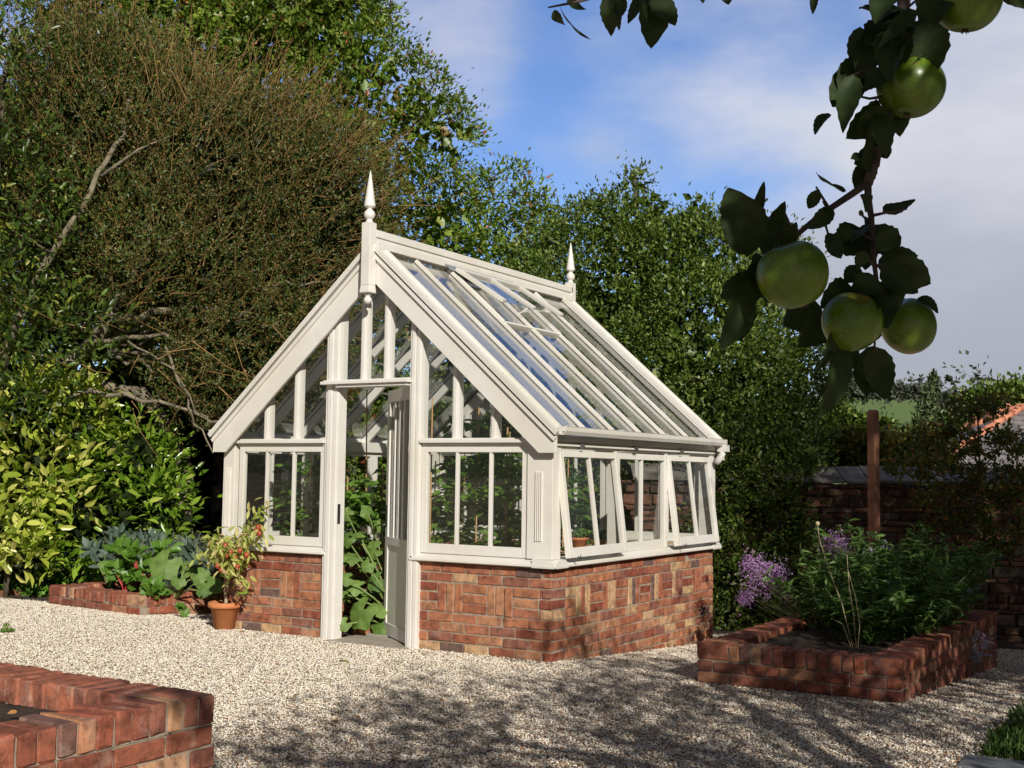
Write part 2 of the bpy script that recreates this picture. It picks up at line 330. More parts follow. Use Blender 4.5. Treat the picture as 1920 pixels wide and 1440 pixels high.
# ------------------------------------------------------------------ setting: ground, hill
def gravel_mat():
    m, t, b = newmat('gravel_ground'); c = N(t, 'ShaderNodeTexCoord'); v = N(t, 'ShaderNodeTexVoronoi'); v.inputs['Scale'].default_value = 62; v.inputs['Randomness'].default_value = 1
    t.links.new(c.outputs['Object'], v.inputs['Vector'])
    sx = N(t, 'ShaderNodeSeparateColor'); t.links.new(v.outputs['Color'], sx.inputs[0])
    st = ramp(t, sx.outputs[0], [(0, (0.56, 0.47, 0.35)), (0.3, (0.68, 0.60, 0.48)), (0.6, (0.76, 0.70, 0.60)), (0.85, (0.36, 0.25, 0.16)), (0.93, (0.24, 0.21, 0.18))])
    gap = ramp(t, v.outputs['Distance'], [(0.30, (1, 1, 1)), (0.66, (0.55, 0.50, 0.43))])
    col = mixc(t, 1.0, st, gap, 'MULTIPLY')
    # soil and gravel far off under trees
    t.links.new(col, b.inputs['Base Color']); b.inputs['Roughness'].default_value = 0.9
    inv = N(t, 'ShaderNodeMath', operation='SUBTRACT'); inv.inputs[0].default_value = 1; t.links.new(v.outputs['Distance'], inv.inputs[1]); bump(t, b, inv.outputs[0], 1.0, 0.012)
    return m
M['gravel'] = gravel_mat()
M['earth'] = simple('brown_earth', (0.035, 0.025, 0.016), (0.09, 0.065, 0.04), 3, 0.95, 0.8, 0.02, 30)  # bare dark brown earth, mottled by noise
M['field'] = simple('grass_field', (0.10, 0.165, 0.03), (0.15, 0.22, 0.045), 0.03, 0.9, 0.2, 0.05, 2)
def make_ground():
    xs = np.concatenate([np.linspace(-1500, -40, 12), np.linspace(-30, 30, 121), np.linspace(40, 1500, 12)]); ys = np.concatenate([np.linspace(-300, -30, 8), np.linspace(-20, 40, 121), np.linspace(50, 60, 2)])
    V = [(x, y, float(gz(x, y))) for y in ys for x in xs]; nx = len(xs); Fc = []; mi = []
    for j in range(len(ys)-1):
        for i in range(nx-1):
            Fc.append((j*nx+i, j*nx+i+1, (j+1)*nx+i+1, (j+1)*nx+i))
            mi.append(0)
    b = MB(); b.add(V, Fc); b.m = mi; b.sm = [True]*len(Fc)
    props(b.build('ground', M['gravel']), kind='structure')
make_ground()
def poly_sheet(name, pts, mat, lift=0.004, kind='structure', step=None):
    b = MB(); b.add([(x, y, float(gz(x, y))+lift) for x, y in pts], [tuple(range(len(pts)))]); return props(b.build(name, mat), kind=kind)
# planting ground beyond the gravel: behind the left edge and in front of the stone wall
gl = on_ground(0, 1118)
def strip(name, P, mat, lift=0.012):   # P: list of (x0,y) pairs as two edges
    V = []; Fc = []
    for (xa, ya), (xb, yb) in P:
        for k in range(9):
            t = k/8; x, y = xa+(xb-xa)*t, ya+(yb-ya)*t; V.append((x, y, float(gz(x, y))+lift))
    for i in range(len(P)-1):
        for k in range(8): Fc.append((i*9+k, i*9+k+1, (i+1)*9+k+1, (i+1)*9+k))
    b = MB(); b.add(V, Fc); return props(b.build(name, mat), kind='structure')
strip('planting_soil', [((-40, 3.9), (-40, 30)), ((-7.3, 0.75), (-20, 30)), ((-6.15, 0.55), (-8, 30)), ((-3.9, 2.6), (-4, 30)), ((-3.5, 3.6), (-3, 30)), ((-0.3, 4.35), (-1, 30)), ((1.0, 5.3), (1, 30)), ((2.2, 5.6), (4, 30)), ((6, 5.9), (30, 30))], M['earth'])
def hill():
    nx, ny = 60, 40; V = []
    for j in range(ny):
        for i in range(nx):
            y = 60+j*14; x = -420+i*12; t = min(1, max(0, (y-60)/380)); z = -0.8+ 33*t*t*(3-2*t)*0.95 + 2.2*math.sin(x*0.013+1)*t+ (1.0*math.sin(y*.03+x*.02))*t; V.append((x, y, z))
    b = MB(); b.add(V, [(j*nx+i, j*nx+i+1, (j+1)*nx+i+1, (j+1)*nx+i) for j in range(ny-1) for i in range(nx-1)]); b.sm = [True]*len(b.f)
    props(b.build('hill', M['field']), kind='structure')
hill()
# ------------------------------------------------------------------ bricks
_t = []
for sx in (-1, 1):
    for sy in (-1, 1):
        for sz in (-1, 1): _t += [((sx, sy, sz), 0), ((sx, sy, sz), 1), ((sx, sy, sz), 2)]
def _ci(sx, sy, sz, a): return (((sx+1)//2)*4+((sy+1)//2)*2+(sz+1)//2)*3+a
BF = []
for a in range(3):
    o1, o2 = [(1, 2), (2, 0), (0, 1)][a]
    for s in (-1, 1):
        q = []
        for (p1, p2) in ((-1, -1), (1, -1), (1, 1), (-1, 1)):
            c = [0, 0, 0]; c[a] = s; c[o1] = p1; c[o2] = p2; q.append(_ci(*c, a))
        BF.append(tuple(q) if s > 0 else tuple(q[::-1]))
for a in range(3):
    b_, c_ = [(1, 2), (0, 2), (0, 1)][a]
    for s1 in (-1, 1):
        for s2 in (-1, 1):
            q = []
            for e, ax in ((-1, b_), (-1, c_), (1, c_), (1, b_)):
                c = [0, 0, 0]; c[a] = e; c[b_] = s1; c[c_] = s2; q.append(_ci(*c, ax))
            BF.append(tuple(q))
for sx in (-1, 1):
    for sy in (-1, 1):
        for sz in (-1, 1): BF.append(tuple(_ci(sx, sy, sz, a) for a in range(3)))
def brick(mb, c, ax, hs, ch=0.006, jit=0.0016, rot=0.008):
    """c centre, ax 3 unit axes, hs half sizes"""
    c = np.array(c, float); A = np.array(ax, float)
    c = c + rs.normal(size=3)*jit*0.8
    e = rs.normal(size=3)*rot; R = np.eye(3)+np.array([[0, -e[2], e[1]], [e[2], 0, -e[0]], [-e[1], e[0], 0]]); A = A@R.T
    vs = []
    for (sg, a) in _t:
        p = [sg[i]*(hs[i]-(0 if i == a else ch)) for i in range(3)]
        p = np.array(p)+rs.normal(size=3)*jit; vs.append(c+p[0]*A[0]+p[1]*A[1]+p[2]*A[2])
    mb.add(vs, BF, 0)
def brick_run(mb, o, u, n, length, rows, z0, th, ch=0.0752, mod=0.225, basket=None, j=0.009, phase=0):
    """running bond: o start point of outer face (x,y), u along, n outward; wall th thick inward"""
    u = np.array([*u, 0.]); n = np.array([*n, 0.]); o = np.array([*o, 0.]); Z = np.array([0, 0, 1.])
    for r in range(rows):
        zc = z0+r*ch+ch/2; off = (-mod/2 if (r+phase) % 2 else 0.0); s = off
        while s < length-0.005:
            a, b = max(s, 0), min(s+mod, length); s += mod
            segs = [(a, b)]
            if basket and basket[2] <= r < basket[3]:
                segs = [(x0, x1) for x0, x1 in ((a, min(b, basket[0])), (max(a, basket[1]), b)) if x1-x0 > 0.016]
            for x0, x1 in segs:
                if x1-x0 < 0.016: continue
                brick(mb, o+u*(x0+x1)/2-n*th/2+Z*zc+n*rs.normal()*0.0015, (u, n, Z), ((x1-x0-j)/2, th/2, (ch-j)/2))
    if basket:
        b0, b1, r0, r1 = basket; zlo = z0+r0*ch; k = 0; s = b0
        while s < b1-0.02:
            e = min(s+mod, b1)
            if k % 2 == 0:
                for q in range(3):
                    xa = s+q*mod/3; xb = min(xa+mod/3, b1)
                    if xb-xa > 0.03: brick(mb, o+u*(xa+xb)/2-n*th/2+Z*(zlo+1.5*ch)+n*rs.normal()*0.002, (u, n, Z), ((xb-xa-j)/2, th/2, (3*ch-j)/2))
            else:
                for q in range(3): brick(mb, o+u*(s+e)/2-n*th/2+Z*(zlo+(q+.5)*ch)+n*rs.normal()*0.002, (u, n, Z), ((e-s-j)/2, th/2, (ch-j)/2))
            s = e; k += 1
# ------------------------------------------------------------------ greenhouse
XL, XR, YF, YB = -3.26, 0.01, 0.0, 3.13; XM = (XL+XR)/2; TH = 0.215
gh = thing('greenhouse', 'cream painted Victorian timber greenhouse on a red brick base with its door open', 'greenhouse', (XM, 1.55, 0))
BM = [M['brick'], M['mortar']]
def ghwall(o, u, n, L, rows, z0, basket, core0, core1):
    b = MB(); brick_run(b, o, u, n, L, rows, z0, TH, basket=basket)
    b.box(core0, core1, 1); return b.build('brick_wall', BM, gh)
zt = 9*0.0752
ghwall((-1.20, YF), (1, 0), (0, -1), 1.21, 9, 0, (0.20, 0.20+0.225*4, 4, 7), (-1.19, 0.008, -0.05), (XR-0.008, TH-0.008, zt-0.004))
ghwall((XL, YF), (1, 0), (0, -1), 1.17, 9, 0, (0.20, 1.17, 4, 7), (XL+0.008, 0.008, -0.05), (-2.1, TH-0.008, zt-0.004))
ghwall((XR, YF+TH+0.004), (0, 1), (1, 0), YB-TH-0.004, 13, -4*0.0752, (0.16, 0.16+0.225*11, 8, 11), (XR-TH+0.008, TH, -0.4), (XR-0.008, YB-TH, zt-0.004))
ghwall((XR, YB), (-1, 0), (0, 1), XR-XL, 13, -4*0.0752, None, (XL+0.008, YB-TH+0.008, -0.4), (XR-0.008, YB-0.008, zt-0.004))
ghwall((XL, YB-TH-0.004), (0, -1), (-1, 0), YB-2*TH-0.008, 13, -4*0.0752, None, (XL+0.008, TH, -0.4), (XL+TH-0.008, YB-TH, zt-0.004))
P_ = M['paint']
def sill_part(pts):   # pts outer line, swept profile
    b = MB()
    for (x0, y0), (x1, y1), n in pts:
        n = np.array([*n, 0.]); a = np.array([x0, y0, 0.]); c = np.array([x1, y1, 0.]); Z = np.array([0, 0, 1.])
        prof = [(-0.14, .682), (.045, .682), (.062, .690), (.062, .703), (.05, .707), (.05, .716), (0.0, .742), (-0.14, .745)]
        V = [p+n*q+Z*z for p in (a, c) for q, z in prof]; k = len(prof)
        b.add(V, [tuple(range(k)), tuple(range(k, 2*k))[::-1]]+[(i, k+i, k+(i+1) % k, (i+1) % k) for i in range(k)])
    b.build('sill', P_, gh)
sill_part([((-1.235, YF), (XR+.06, YF), (0, -1))]); sill_part([((XL-.06, YF), (-2.09, YF), (0, -1))])
sill_part([((XR, YF-.06), (XR, YB+.06), (1, 0))]); sill_part([((XL, YF-.06), (XL, YB+.06), (-1, 0))]); sill_part([((XL-.06, YB), (XR+.06, YB), (0, 1))])
def post(x0, x1, y0, y1, z0, z1, flute=None, name='corner_post'):
    b = MB(); b.box((x0, y0, z0), (x1, y1, z1))
    if flute == 'front':
        xc = (x0+x1)/2-0.005
        for k in range(4): b.beam((xc-.024+k*.016, y0-.001, z0+.13), (xc-.024+k*.016, y0-.001, z0+.64), .010, .020, (0, 1, 0))
    if flute == 'side':
        yc = (y0+y1)/2
    return b.build(name, P_, gh, bevel=0.004)
post(-.196, XR+.012, -.028, .10, .744, 1.66, 'front'); post(XL-.012, XL+.12, -.028, .10, .744, 1.66, 'front')
post(-.10, XR+.012, YB-.10, YB+.02, .744, 1.66); post(XL-.012, XL+.10, YB-.10, YB+.02, .744, 1.66)
# doorway posts rising into the gable
def zslope(x, off=0): return 3.17-abs(x-XM)*0.887-off
def pil(x0, x1, name='door_post'):
    b = MB(); zt_ = lambda x: zslope(x, .10)
    b.prism([(x0, -.02), (x1, -.02), (x1, zt_(x1)), (x0, zt_(x0))], 1, -.035, .07)
    w_ = (x1-x0)
    b.prism([(x0+w_*.22, -.02), (x0+w_*.55, -.02), (x0+w_*.55, zt_(x0+w_*.55)), (x0+w_*.22, zt_(x0+w_*.22))], 1, -.050, -.035)
    b.prism([(x0+w_*.62, -.02), (x0+w_*.92, -.02), (x0+w_*.92, zt_(x0+w_*.92)), (x0+w_*.62, zt_(x0+w_*.62))], 1, -.043, -.035)
    return b.build(name, P_, gh, bevel=0.003)
pil(-2.128, -1.992); pil(-1.276, -1.166)
# lintel
b = MB(); b.box((-2.135, -.11, 2.075), (-1.255, .03, 2.10)); b.box((-1.99, -.085, 2.05), (-1.278, .05, 2.075)); b.box((-2.13, -.075, 2.10), (-1.26, .0, 2.112)); b.build('lintel', P_, gh, bevel=.003)
# transom ledges over the front windows and side header
b = MB(); b.box((-3.12, -.055, 1.597), (-2.13, .05, 1.622)); b.box((-3.12, -.035, 1.622), (-2.13, .03, 1.634)); b.box((-3.12, -.02, 1.575), (-2.13, .05, 1.597)); b.build('transom', P_, gh, bevel=.003)
b = MB(); b.box((-1.164, -.055, 1.597), (-.175, .05, 1.622)); b.box((-1.164, -.035, 1.622), (-.20, .03, 1.634)); b.box((-1.164, -.02, 1.575), (-.197, .05, 1.597)); b.build('transom', P_, gh, bevel=.003)
# gable studs and gable glass
def studs(y0, y1, xs, zb, wd=.058, name='gable_stud'):
    for x, z in zip(xs, zb):
        b = MB(); a = x-wd/2; c = x+wd/2
        b.prism([(a, z), (c, z), (c, zslope(c, .12)), (a, zslope(a, .12))], 1, y0, y1)
        b.prism([(x-.016, z), (x+.016, z), (x+.016, zslope(x, .14)), (x-.016, zslope(x, .14))], 1, y0-.008, y0)
        b.build(name, P_, gh, bevel=.003)
studs(-.02, .05, [-2.79, -2.458, -1.757, -1.522, -.849, -.497], [1.63, 1.63, 2.11, 2.11, 1.63, 1.63])
studs(YB-.06, YB+.01, [-2.79, -2.458, -2.06, -1.757, -1.522, -1.20, -.849, -.497], [1.63]*8)
def gableglass(x0, x1, z, y):
    pts = [(x0, z), (x1, z)]
    if x0 < XM < x1: pts += [(x1, zslope(x1, .06)), (XM, zslope(XM, .06)), (x0, zslope(x0, .06))]
    else: pts += [(x1, zslope(x1, .06)), (x0, zslope(x0, .06))]
    b = MB(); b.prism(pts, 1, y, y+.004); b.build('gable_glass', M['glass'], gh)
gableglass(-3.12, -2.13, 1.62, .012); gableglass(-1.99, -1.278, 2.10, .012); gableglass(-1.165, -.02, 1.62, .012); gableglass(-3.12, -.12, 1.62, YB-.03)
# windows: frame, bars, pane. frame in a local (s along, z up, n out) system
def window(o, u, n, L, z0, z1, bars, tilt=0, name='window', stile=.052, bot=.075, top=.05, t=.045, hook=False):
    o = np.array([*o, 0.]); u = np.array([*u, 0.]); n = np.array([*n, 0.]); Z = np.array([0, 0, 1.]); H = z1-z0
    c, s_ = math.cos(tilt), math.sin(tilt)
    hinge = o+Z*z1
    D = -Z*c + n*s_; Nn = n*c + Z*s_           # downwards along the sash, outwards
    def bx(b, a0, a1, d0, d1, t0=-t, t1=0.0): b.obox(hinge+u*a0+D*d0+Nn*t0, u, D, Nn, a1-a0, d1-d0, t1-t0)
    f = MB(); bx(f, 0, stile, 0, H); bx(f, L-stile, L, 0, H); bx(f, stile, L-stile, 0, top); bx(f, stile, L-stile, H-bot, H)
    fo = f.build(name, P_, gh, bevel=.004)
    for x in bars:
        g = MB(); bx(g, x-.012, x+.012, top, H-bot, -t*.8, -.004); g.build('glazing_bar', P_, fo, bevel=.002)
    g = MB(); bx(g, stile*.8, L-stile*.8, top*.8, H-bot*.9, -t*.55, -t*.55+.004); g.build('glass_pane', M['glass'], fo)
    if hook:
        k = MB(); p = hinge+u*.10+D*(H-.01)+Nn*.012
        k.tube([p, p+Z*-.02+n*.01, p+Z*-.01+n*.025, p+Z*.008+n*.015], .004, 6); k.build('window_catch', M['iron'], fo)
    return fo
window((-3.10, -.012), (1, 0), (0, -1), .96, .745, 1.575, [.31, .61]); window((-1.163, -.012), (1, 0), (0, -1), .965, .745, 1.575, [.327, .632])
ym = [(.075, 1.045), (1.075, 2.035), (2.075, 3.03)]
window((XR+.012, .075), (0, 1), (1, 0), .965, .75, 1.545, [.48], tilt=.125, hook=True)
window((XR+.004, 1.05), (0, 1), (1, 0), .985, .742, 1.545, [.49]); window((XR+.012, 2.045), (0, 1), (1, 0), .965, .75, 1.545, [.48], tilt=.125, hook=True)
for y0, L_ in ((.075, .96), (1.05, .985), (2.045, .96)): window((XL-.004, y0), (0, 1), (-1, 0), L_, .742, 1.57, [.48])
for x0, L_ in ((-3.14, 1.0), (-2.13, 1.0), (-1.12, 1.0)): window((x0, YB+.004), (1, 0), (0, 1), L_, .742, 1.6, [.33, .66])
for y in (1.022, 2.02): 
    b = MB(); b.box((XR-.06, y-.02, .744), (XR+.006, y+.022, 1.60)); b.build('mullion', P_, gh)
b = MB(); b.box((XR-.08, .10, 1.56), (XR+.01, YB-.1, 1.66)); b.box((XR+.01, -.02, 1.575), (XR+.035, YB+.02, 1.59)); b.box((XR+.01, -.02, 1.61), (XR+.055, YB+.02, 1.655)); b.build('eaves_beam', P_, gh, bevel=.003)
b = MB(); b.box((XL-.01, .10, 1.56), (XL+.08, YB-.1, 1.66)); b.box((XL-.05, -.02, 1.61), (XL-.01, YB+.02, 1.655)); b.build('eaves_beam', P_, gh, bevel=.003)
for y in (.35, 1.3, 2.25):
    b = MB(); b.box((XR+.035, y, 1.562), (XR+.05, y+.05, 1.60)); b.build('hinge', M['seal'], gh)
# back gable tie
b = MB(); b.box((XL+.1, YB-.07, 1.59), (XR-.1, YB+.02, 1.64)); b.build('transom', P_, gh)
# roof
EZ, EX = 1.69, XR+.075
sl_ = math.atan(0.887); cs, sn = math.cos(sl_), math.sin(sl_)
def roofpt(side, y, s, h=0):   # s metres down-slope from apex, h above the glass
    x = (XM + side*(s*cs + h*sn)); z = 3.17 - s*sn + h*cs; return (x, y, z)
SL = (EX-XM)/cs
bars_y = [.42, .92, 1.42, 1.92, 2.42]
for side in (1, -1):
    nrm = (side*sn, 0, cs)
    for i, y in enumerate(bars_y):
        b = MB(); b.beam(roofpt(side, y, .06, -.045), roofpt(side, y, SL-.03, -.045), .036, .075, nrm)
        s0 = .06
        b.beam(roofpt(side, y, s0, .012), roofpt(side, y, SL-.01, .012), .040, .018, nrm); b.beam(roofpt(side, y, s0, .026), roofpt(side, y, SL-.01, .026), .026, .010, nrm)
        b.build('rafter', P_, gh, bevel=.003)
    edges = [-.04]+bars_y+[YB+.02]
    for a, c in zip(edges[:-1], edges[1:]):
        b = MB(); b.add([roofpt(side, a+.0, .05, 0), roofpt(side, c, .05, 0), roofpt(side, c, SL+.005, 0), roofpt(side, a, SL+.005, 0), roofpt(side, a, .05, -.004), roofpt(side, c, .05, -.004), roofpt(side, c, SL+.005, -.004), roofpt(side, a, SL+.005, -.004)], [(0,1,2,3),(7,6,5,4),(0,4,5,1),(1,5,6,2),(2,6,7,3),(3,7,4,0)])
        b.build('roof_pane', M['roofglass'], gh)
        # inner shading rail near ridge and eaves
    b = MB(); b.beam(roofpt(side, -.02, .11, -.02), roofpt(side, YB+.02, .11, -.02), .09, .02, nrm); b.build('purlin', P_, gh)
    b = MB(); b.beam(roofpt(side, -.02, SL-.05, -.035), roofpt(side, YB+.02, SL-.05, -.035), .06, .05, nrm); b.build('purlin', P_, gh)
    for y0, y1 in ((-.135, .035), (YB-.12, YB+.12)):   # verge boards on the roof edge
        b = MB(); b.beam(roofpt(side, (y0+y1)/2, -.0, .014), roofpt(side, (y0+y1)/2, SL+.01, .014), y1-y0, .022, nrm)
        b.beam(roofpt(side, y0+.012, 0, .032), roofpt(side, y0+.012, SL+.01, .032), .024, .02, nrm); b.beam(roofpt(side, y1-.03, .05, .032), roofpt(side, y1-.03, SL+.01, .032), .036, .016, nrm)
        for k in range(5):
            p = roofpt(side, (y0+y1)/2-.01, .2+k*(SL-.4)/4, .027); b.lathe([(0, 0), (.006, 0), (.006, .002), (0, .002)], p, 8)
        b.build('verge_board', P_, gh, bevel=.003)
    for y0, y1 in ((-.10, -.075), (YB+.075, YB+.10)):
        xt = XM+side*(EX-XM); zt0 = 3.17-(EX-XM)*0.887
        pts = [(XM, 3.165), (xt, zt0-.004), (xt, 1.52), (xt-side*.145, 1.52), (XM, 2.905)]
        if side > 0: pts = pts[::-1]
        b = MB(); b.prism(pts, 1, y0, y1)
        b.build('bargeboard', P_, gh, bevel=.003)
        b = MB(); ysgn = -1 if y0 < 0 else 1; yy = y0 if y0 < 0 else y1
        b.beam((XM, yy+ysgn*.01, 3.130), (xt, yy+ysgn*.01, zt0-.035), .02, .03, (0, 0, 1)); b.build('bargeboard_trim', P_, gh)
# soffit closing board between bargeboard and gable
for side in (1, -1):
    b = MB(); b.beam(roofpt(side, -.035, .05, -.03), roofpt(side, -.035, SL-.02, -.03), .08, .03, (side*sn, 0, cs)); b.beam(roofpt(side, 0.015, .1, -.085), roofpt(side, 0.015, SL-.1, -.085), .06, .085, (side*sn, 0, cs)); b.build('gable_rafter', P_, gh)
    b = MB(); b.beam(roofpt(side, YB-.02, .1, -.075), roofpt(side, YB-.02, SL-.1, -.075), .06, .10, (side*sn, 0, cs)); b.build('gable_rafter', P_, gh)
# ridge with cresting boards
b = MB(); b.box((XM-.045, -.10, 3.175), (XM+.045, YB+.10, 3.225)); b.box((XM-.028, -.10, 3.225), (XM+.028, YB+.10, 3.255)); b.box((XM-.04, -.10, 3.255), (XM+.04, YB+.10, 3.315)); b.box((XM-.05, -.10, 3.165), (XM+.05, YB+.12, 3.175)); b.build('ridge_board', P_, gh, bevel=.004)
def finial(y, low):
    b = MB(); x = XM-.003; h = .043
    b.box((x-h, y-h, low+.06), (x+h, y+h, 3.365))
    b.add([(x-h, y-h, low+.06), (x+h, y-h, low+.06), (x+h, y+h, low+.06), (x-h, y+h, low+.06), (x-h*1.12, y-h*1.12, low+.012), (x+h*1.12, y-h*1.12, low+.012), (x+h*1.12, y+h*1.12, low+.012), (x-h*1.12, y+h*1.12, low+.012), (x-h*1.12, y-h*1.12, low), (x+h*1.12, y-h*1.12, low), (x+h*1.12, y+h*1.12, low), (x-h*1.12, y+h*1.12, low)],
          [(0,1,5,4),(1,2,6,5),(2,3,7,6),(3,0,4,7),(4,5,9,8),(5,6,10,9),(6,7,11,10),(7,4,8,11),(8,9,10,11)])
    o = b.build('finial', P_, gh, bevel=.004)
    c = MB(); ball = [(.046*math.sin(a), .066-.046*math.cos(a)) for a in np.linspace(.55, 2.65, 10)]
    c.lathe([(0, 0), (.034, 0), (.030, .012), (.024, .022)]+ball+[(.020, .112), (.020, .120), (.040, .126), (.047, .136), (.047, .146), (.044, .155), (.024, .30), (.010, .39), (.004, .425), (0, .43)], (x, y, 3.365), 24); c.build('spire', P_, o)
    c = MB(); c.lathe([(0, 0), (.030, 0), (.026, -.012), (.018, -.02), (.020, -.028)]+[(.033*math.sin(a), -.058+.033*math.cos(a)) for a in np.linspace(.6, 3.1, 9)]+[(0, -.0915)], (x, y, low), 20); c.build('pendant', P_, o)
finial(-.148, 2.795); finial(YB+.12, 2.795)
# roof vent
def vent(side, y0, y1, s0, s1, lift):
    nrm = np.array((side*sn, 0, cs)); A = np.array(roofpt(side, y0, s0, .05)); u = np.array([0, 1., 0]); D0 = np.array([side*cs, 0, -sn]); D = unit(D0*math.cos(lift)+nrm*math.sin(lift)); Nn = unit(nrm*math.cos(lift)-D0*math.sin(lift)); L = y1-y0; H = s1-s0
    f = MB()
    for a0, a1, d0, d1 in ((0, .05, 0, H), (L-.05, L, 0, H), (.05, L-.05, 0, .05), (L/2-.02, L/2+.02, .05, H)): f.obox(A+u*a0+D*d0, u, D, Nn, a1-a0, d1-d0, .035)
    fo = f.build('roof_vent', P_, gh, bevel=.003)
    g = MB(); g.obox(A+u*.03+D*.03+Nn*.012, u, D, Nn, L-.06, H-.02, .004); g.build('glass_pane', M['roofglass'], fo)
    g = MB(); p = A+u*L/2+D*(H-.05); g.tube([p, p-Nn*.12+D*-.08, p-Nn*.2+D*-.02], .008, 6); g.build('vent_stay', P_, fo)
    k = MB(); k.obox(np.array(roofpt(side, y0-.04, s0-.12, .04)), u, D0, nrm, L+.08, .11, .006); k.build('flashing', M['lead'], gh)
vent(1, .90, 1.97, .12, .70, .16)
b = MB(); b.beam(roofpt(1, .94, .16, .0), roofpt(1, .94, .80, .0), .03, .07, (sn, 0, cs)); b.beam(roofpt(1, 1.92, .16, .0), roofpt(1, 1.92, .80, .0), .03, .07, (sn, 0, cs)); b.beam(roofpt(1, .94, .80, .0), roofpt(1, 1.92, .80, .0), .03, .05, (sn, 0, cs)); b.build('vent_kerb', P_, gh)
# gutter
def gutter(side):
    xo = XR+.085 if side > 0 else XL-.085
    prof = [(0, 0), (0, -.045), (.012, -.062), (.045, -.062), (.062, -.035), (.066, -.004), (.070, 0), (.060, 0), (.054, -.03), (.042, -.053), (.014, -.053), (.008, -.04), (.008, 0)]
    b = MB(); b.prism([(xo+side*p, 1.715+q) for p, q in prof], 1, -.08, YB-.02); o = b.build('gutter', P_, gh)
    for y in (.03, .86, 1.72, 2.55):
        c = MB(); c.prism([(xo-side*.01+side*p*1.08, 1.716+q*1.08) for p, q in prof[:7]]+[(xo+side*.06, 1.722), (xo-side*.01, 1.722)], 1, y, y+.022); c.build('gutter_bracket', P_, o)
    c = MB(); y = YB-.06
    c.box((xo-.01*side, y-.03, 1.60), (xo+side*.08, y+.06, 1.66)); c.tube([(xo+side*.03, y, 1.63), (xo+side*.03, y, 1.58), (xo-side*.0, y+.0, 1.53), (xo-side*.03, y, 1.49)], .032, 12); c.build('outlet', P_, o)
gutter(1); gutter(-1)
# door, swung inwards on the right-hand post
H0 = np.array([-1.275, .03, 0.]); Fd = np.array([-1.80, .425, 0.]); du = unit(Fd-H0); dn = np.array([-du[1], du[0], 0.]); dl = .70
if dn[1] > 0: dn = -dn
Z = np.array([0, 0, 1.])
def dbx(b, a0, a1, z0, z1, t0=-.02, t1=.02): b.obox(H0+du*a0+Z*z0+dn*t0, du, Z, dn, a1-a0, z1-z0, t1-t0)
d = MB(); dbx(d, 0, .07, .02, 2.05); dbx(d, dl-.07, dl, .02, 2.05); dbx(d, .07, dl-.07, 1.95, 2.05); dbx(d, .07, dl-.07, .76, .83); dbx(d, .07, dl-.07, .02, .12); dbx(d, .07, dl-.07, .12, .76, -.010, .010)
door = d.build('door', P_, gh, bevel=.003); door['label'] = 'glazed cream door swung open into the greenhouse'
for a in (.215, .35, .485):
    g = MB(); dbx(g, a-.013, a+.013, .83, 1.95, -.018, .018); g.build('glazing_bar', P_, door)
g = MB(); dbx(g, .06, dl-.06, .82, 1.96, -.002, .002); g.build('glass_pane', M['glass'], door)
g = MB(); p = H0+du*(dl-.035)+Z*1.0+dn*.02; g.obox(p-du*.02-Z*.09, du, Z, dn, .04, .18, .006); g.tube([p+dn*.006+Z*.03, p+dn*.05+Z*.03, p+dn*.05+Z*.03-du*.09], .008, 8); g.build('door_handle', M['iron'], door)
g = MB(); g.box((-1.994, -.02, .94), (-1.988, .012, 1.10)); g.box((-1.988, -.008, .97), (-1.984, .005, 1.0)); g.box((-1.988, -.008, 1.03), (-1.984, .005, 1.06)); g.build('strike_plate', M['iron'], gh)
b = MB(); b.box((-2.02, -.12, -.01), (-1.20, .30, .012)); b.build('threshold', M['slab'], gh, bevel=.004)
b = MB(); b.box((XL+.2, .3, -.4), (XR-.2, YB-.2, .004)); b.build('floor', M['soil'], gh)
b = MB(); b.box((-2.0, .35, .0), (-1.25, 2.9, .02)); b.build('path_slab', M['slab'], gh)
b = MB()
for k in range(7): brick(b, (-2.1+.08, .42+k*.225, .035), ((0, 1, 0), (1, 0, 0), (0, 0, 1)), (.108, .05, .033))
b.build('border_edging', M['brick'], gh)
# staging bench inside
bn = thing('staging_bench', 'slatted wooden staging bench along the right side inside the greenhouse', 'bench', (-.42, 1.9, 0))
b = MB()
for k in range(6): b.box((-.68+k*.078, .95, .72), (-.68+k*.078+.066, 2.88, .745))
b.build('bench_top', M['bench'], bn)
for x in (-.66, -.26):
    for y in (1.0, 2.8):
        b = MB(); b.box((x, y, .004), (x+.045, y+.045, .72)); b.build('leg', M['bench'], bn)
b = MB(); b.box((-.66, .98, .66), (-.635, 2.86, .718)); b.box((-.26, .98, .66), (-.235, 2.86, .718)); b.build('rail', M['bench'], bn)
